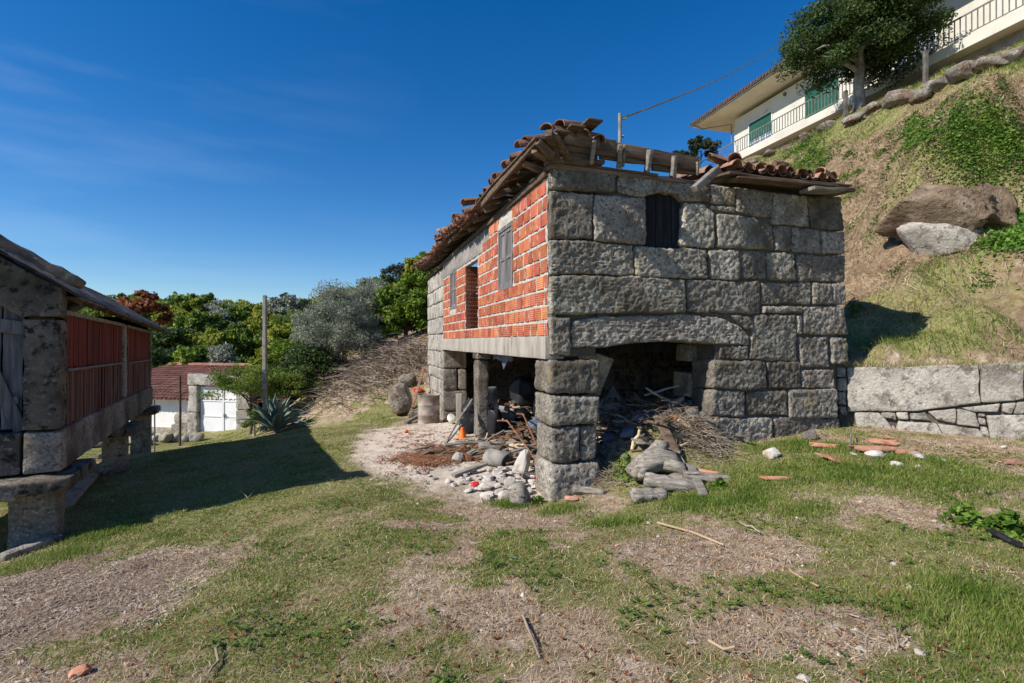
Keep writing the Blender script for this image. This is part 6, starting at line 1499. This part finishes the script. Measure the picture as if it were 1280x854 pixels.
# wood chips
x, y, g = sample(150000, 2.0, 7, 1.2, 8)
cg, cb, cp, cc, chl = cover(x, y); keep = g.random(len(x)) < cc * np.clip(.55 + 1.2 * fbm(P3(x, y), 3, 8, 3), .1, .9) + (cb > .5) * .10; x, y = x[keep], y[keep]; z = ground(x, y) + g.uniform(.002, .018, len(x)); n = len(x)
a = g.uniform(0, PI, n); L_ = g.uniform(.006, .024, n); w = g.uniform(.002, .006, n); t1 = g.uniform(-.4, .4, n)
A_ = np.stack([np.cos(a) * L_, np.sin(a) * L_, t1 * L_], -1); B_ = np.stack([-np.sin(a) * w, np.cos(a) * w, g.uniform(-.5, .5, n) * w], -1)
q = MB(); V_ = np.stack([-A_ - B_, A_ - B_, A_ + B_, -A_ + B_], 1) + np.stack([x, y, z], -1)[:, None]; q.add(V_.reshape(-1, 3), np.arange(4 * n).reshape(-1, 4))
tag(q.build('wood_chips', M['chips']), 'grey brown wood chip mulch spread over the left foreground', 'wood chips', None, 'stuff')
# pebbles and crumbs on the bare ground
x, y, g = sample(15000, 2.0, 13, 1.3, 9)
cg, cb, cp, cc, chl = cover(x, y); keep = (g.random(len(x)) < (.05 + .4 * cb + .7 * cp)) & outside_house(x, y) & (chl < .3); x, y = x[keep], y[keep]; z = ground(x, y); n = len(x)
s = g.uniform(.004, .013, n) * (1 + (g.random(n) < .05) * 1.5); O8 = np.array([(1, 0, 0), (0, 1, 0), (-1, 0, 0), (0, -1, 0), (0, 0, .7), (0, 0, -.7)], float)
V_ = O8[None] * s[:, None, None] * g.uniform(.6, 1.4, (n, 6, 1)) + np.stack([x, y, z + s * .2], -1)[:, None]
F8 = np.array([(0, 1, 4), (1, 2, 4), (2, 3, 4), (3, 0, 4), (1, 0, 5), (2, 1, 5), (3, 2, 5), (0, 3, 5)])
q = MB(); q.add(V_.reshape(-1, 3), (F8[None] + np.arange(n)[:, None, None] * 6).reshape(-1, 3)); tag(q.build('gravel_crumbs', M['rubble']), 'small stones and crumbs scattered on the bare ground', 'gravel', None, 'stuff')
# hillside grass
g = np.random.default_rng(15); n = 420000
x = g.uniform(5, 24, n); y = g.uniform(6.5, 32, n); k = (np.abs(x / y) < 1.12) & (x / y > .40); x, y = x[k], y[k]
cg, cb, cp, cc, chl = cover(x, y); k = (chl > .5) & outside_house(x, y) & (g.random(len(x)) < np.clip(18 / y, 0, 1) * (.35 + .65 * cg + .5 * fbm(P3(x, y), 1.5, 5, 3))); x, y, cg = x[k], y[k], cg[k]; z = ground(x, y); n = len(x)
gr_ = g.random(n) < np.clip(cg * 1.5 + .02, 0, 1)
h = g.uniform(.03, .10, n) * np.clip(1 + 2.2 * fbm(P3(x, y), 1.1, 19, 3), .5, 2.6)
blades(x[~gr_], y[~gr_], z[~gr_], h[~gr_], .004 + .0008 * y[~gr_], g.uniform(.5, .97, (~gr_).sum()), 'bracken', 'dry_hill_grass', 'matted dry grass covering the hillside at right', 'grass', 3, -.35)
blades(x[gr_], y[gr_], z[gr_], h[gr_] * 1.1, .004 + .0008 * y[gr_], g.uniform(.2, .85, gr_.sum()), 'grass', 'green_hill_grass', 'green grass growing through the dry hillside and along its crest', 'grass', 4, -.25)
# dead bracken clods on the slope
q = MB(); g2 = random.Random(4)
for k in range(4200):
    d = g2.uniform(8, 24); x = d * g2.uniform(.62, 1.08); 
    if k % 60 == 0: cxy = (x, d)
    x = cxy[0] + g2.gauss(0, .35); y = cxy[1] + g2.gauss(0, .35)
    if float(sdpoly(np.array([x]), np.array([y]), HP)[0]) < .3: continue
    z = gz(x, y); L_ = g2.uniform(.12, .4); a = g2.uniform(0, 2 * PI); P_ = curve((x, y, z), (x + L_ * math.cos(a), y + L_ * math.sin(a), gz(x + L_ * math.cos(a), y + L_ * math.sin(a)) + g2.uniform(0, .12)), 4, -.05, .03, k); tube(q, P_, .004, 3, False)
tag(q.build('dead_bracken', M['bracken']), 'dead bracken stalks strewn over the hillside', 'bracken', None, 'stuff')
# brushwood on the bank left of the house, and dry twigs at the arch
def brush(spots, m, name, label, seed, Lr=(.3, 1.0), r=.008, hz=.35):
    q = MB(); g3 = random.Random(seed)
    for (px, py, rad, n) in spots:
        cx, cy, cz = GP(px, py)
        for k in range(n):
            x = cx + g3.gauss(0, rad); y = cy + g3.gauss(0, rad); L_ = g3.uniform(*Lr); a = g3.uniform(0, PI * 2); fall = math.exp(-((x - cx) ** 2 + (y - cy) ** 2) / (2 * rad * rad))
            h0 = g3.uniform(0, hz) * fall; z0 = float(f_low(np.array([x]), np.array([y]))[0]) if False else gz(x, y)
            e = np.array([x + L_ * math.cos(a), y + L_ * math.sin(a), z0 + h0 + g3.uniform(-.1, .25) * L_])
            P_ = curve((x, y, z0 + h0), e, 5, -.12 * L_, .10 * L_, k); tube(q, P_, np.linspace(r, r * .4, 5), 3, False)
    tag(q.build(name, M[m]), label, 'brushwood', None, 'stuff')
brush([(470, 458, .8, 420), (500, 445, .8, 380), (445, 478, .7, 260), (415, 496, .6, 150), (485, 475, .6, 220), (455, 492, .5, 90), (520, 448, .6, 200), (480, 440, .8, 250)], 'twig', 'brushwood_bank', 'grey brown tangle of cut brushwood covering the bank left of the house', 1, (.3, 1.1), .011, .45)
brush([(872, 552, .17, 360), (855, 540, .15, 200), (890, 558, .16, 220), (835, 545, .12, 120)], 'twig', 'dry_twig_heap', 'brown heap of dry twigs at the right side of the arch', 2, (.08, .30), .0045, .22)
brush([(757, 606, .13, 300), (765, 596, .12, 200)], 'twig', 'needle_litter', 'brown heap of dry needles right of the stone pier', 3, (.04, .13), .003, .16)
brush([(800, 535, .2, 50), (830, 520, .25, 60), (775, 525, .15, 40)], 'wood_old', 'dead_branches', 'thin dead branches sticking out of the heap in the arch', 4, (.15, .5), .006, .3)
brush([(1030, 548, .2, 120), (1130, 555, .3, 160), (1230, 575, .3, 180), (940, 545, .2, 100), (1070, 455, .2, 90)], 'straw', 'dry_stalks', 'dry stalks along the foot of the retaining wall', 5, (.05, .2), .003, .1)

# tussocks hanging over the top of the retaining wall
g = np.random.default_rng(33); n = 5000; t = g.random(n); t = t[(fbm(P3(t * 9, 0), 1, 61, 3) > -.05)]; n = len(t)
u = t * 6.5; v = g.uniform(-.02, .35, n); xx = RWO[0] + u * math.cos(RWA) - v * math.sin(RWA); yy = RWO[1] + u * math.sin(RWA) + v * math.cos(RWA)
zz = np.maximum(ground(xx, yy), 1.68 + .03 * g.random(n)); k = g.random(n) < .6
blades(xx[k], yy[k], zz[k], g.uniform(.05, .2, k.sum()), np.full(k.sum(), .007), g.uniform(.5, .95, k.sum()), 'straw', 'wall_top_straw', 'dry grass hanging over the top of the retaining wall', 'grass', 34)
blades(xx[~k], yy[~k], zz[~k], g.uniform(.05, .16, (~k).sum()), np.full((~k).sum(), .008), g.uniform(.3, .9, (~k).sum()), 'grass', 'wall_top_grass', 'green grass along the top of the retaining wall', 'grass', 35)
# broad leaved ground weeds among the yard grass
x, y, g = sample(9000, 2.2, 9, 1.2, 44, 1.0); cg, cb, cp, cc, chl = cover(x, y); f = fbm(P3(x, y), 1.3, 88, 3)
k = (f > .10) & (cg > .4) & (g.random(len(x)) < .5) & outside_house(x, y) & (chl < .2); x, y = x[k], y[k]; m_ = 6; kk = np.repeat(np.arange(len(x)), m_); n = len(kk)
p = np.stack([x[kk], y[kk], ground(x[kk], y[kk]) + g.uniform(.008, .03, n)], -1); a = g.uniform(0, 2 * PI, n); L_ = g.uniform(.008, .022, n)[:, None]
d_ = np.stack([np.cos(a), np.sin(a), g.uniform(.0, .6, n)], -1); p = p + d_ * L_ * 1.1; s_ = np.stack([-np.sin(a), np.cos(a), g.uniform(-.3, .3, n)], -1)
q = MB(); quads(p, d_ * L_, s_ * L_ * .6, q); tag(q.build('clover', M['clover']), 'small broad leaved weeds and clover dotted through the yard grass', 'clover', None, 'stuff')

# low scrub and dead bracken heaps breaking up the slope
g = np.random.default_rng(71); q = MB(); q2 = MB(); LL = []
for k in range(150):
    px = g.uniform(935, 1285); py = np.interp(px, [935, 1280], [215, 85]) + 6 + abs(g.normal()) * 95
    if py > 445: continue
    cx, cy, cz = GP(px, py)
    if cy > 27 or cx < 3: continue
    r_ = g.uniform(.10, .38) * (cy / 14); n = int(60 + 90 * g.random()); p = g.normal(size=(n, 3)) * [r_ * .6, r_ * .6, 0]; p[:, 2] = ground(cx + p[:, 0], cy + p[:, 1]) - cz + g.random(n) * r_ * .8 * np.exp(-(p[:, 0] ** 2 + p[:, 1] ** 2) / r_ ** 2)
    nr = g.normal(size=(n, 3)); nr[:, 2] += .8; nr /= np.linalg.norm(nr, axis=1, keepdims=True); a = np.cross(nr, g.normal(size=(n, 3))); a /= np.linalg.norm(a, axis=1, keepdims=True); b = np.cross(nr, a)
    dead = g.random() < .6; ss = ((.016 + .0016 * cy) * g.uniform(.6, 1.4, n))[:, None]
    quads(p + np.array([cx, cy, cz]), a * ss * (1.9 if dead else 1), b * ss * (.25 if dead else .6), q2 if dead else q)
tag(q.build('hill_scrub', M['clover']), 'low green scrub dotted over the hillside at right', 'scrub', None, 'stuff')
tag(q2.build('dead_bracken_heaps', M['bracken']), 'heaps of dead brown bracken over the hillside at right', 'bracken', None, 'stuff')
# fallen leaves and short twigs in the yard
x, y, g = sample(5200, 2.1, 12, 1.2, 91, 1.0); k = outside_house(x, y) & (sdpoly(x, y, HP) < -.1); x, y = x[k], y[k]; n = len(x); z = ground(x, y) + g.uniform(.008, .022, n)
a = g.uniform(0, 2 * PI, n); L_ = g.uniform(.008, .022, n)[:, None]; d_ = np.stack([np.cos(a), np.sin(a), g.uniform(-.3, .3, n)], -1); s_ = np.stack([-np.sin(a), np.cos(a), g.uniform(-.4, .4, n)], -1)
q = MB(); quads(np.stack([x, y, z], -1), d_ * L_, s_ * L_ * .55, q); tag(q.build('fallen_leaves', M['rust_leaf']), 'small brown fallen leaves scattered over the yard', 'leaves', None, 'stuff')
q = MB(); x, y, g = sample(700, 2.1, 10, 1.2, 93, 1.0); k = outside_house(x, y) & (sdpoly(x, y, HP) < -.1); x, y = x[k], y[k]; z = ground(x, y)
for i_ in range(len(x)):
    a = g.uniform(0, 2 * PI); L_ = g.uniform(.03, .16); e = (x[i_] + L_ * math.cos(a), y[i_] + L_ * math.sin(a), z[i_] + .012 + g.uniform(0, .02)); tube(q, curve((x[i_], y[i_], z[i_] + .012), e, 4, -.004, .02, i_), np.array([1, .9, .7, .4]) * g.uniform(.0015, .0035), 4, False)
tag(q.build('small_twigs', M['twig']), 'small dry twigs lying scattered over the yard', 'twigs', None, 'stuff')
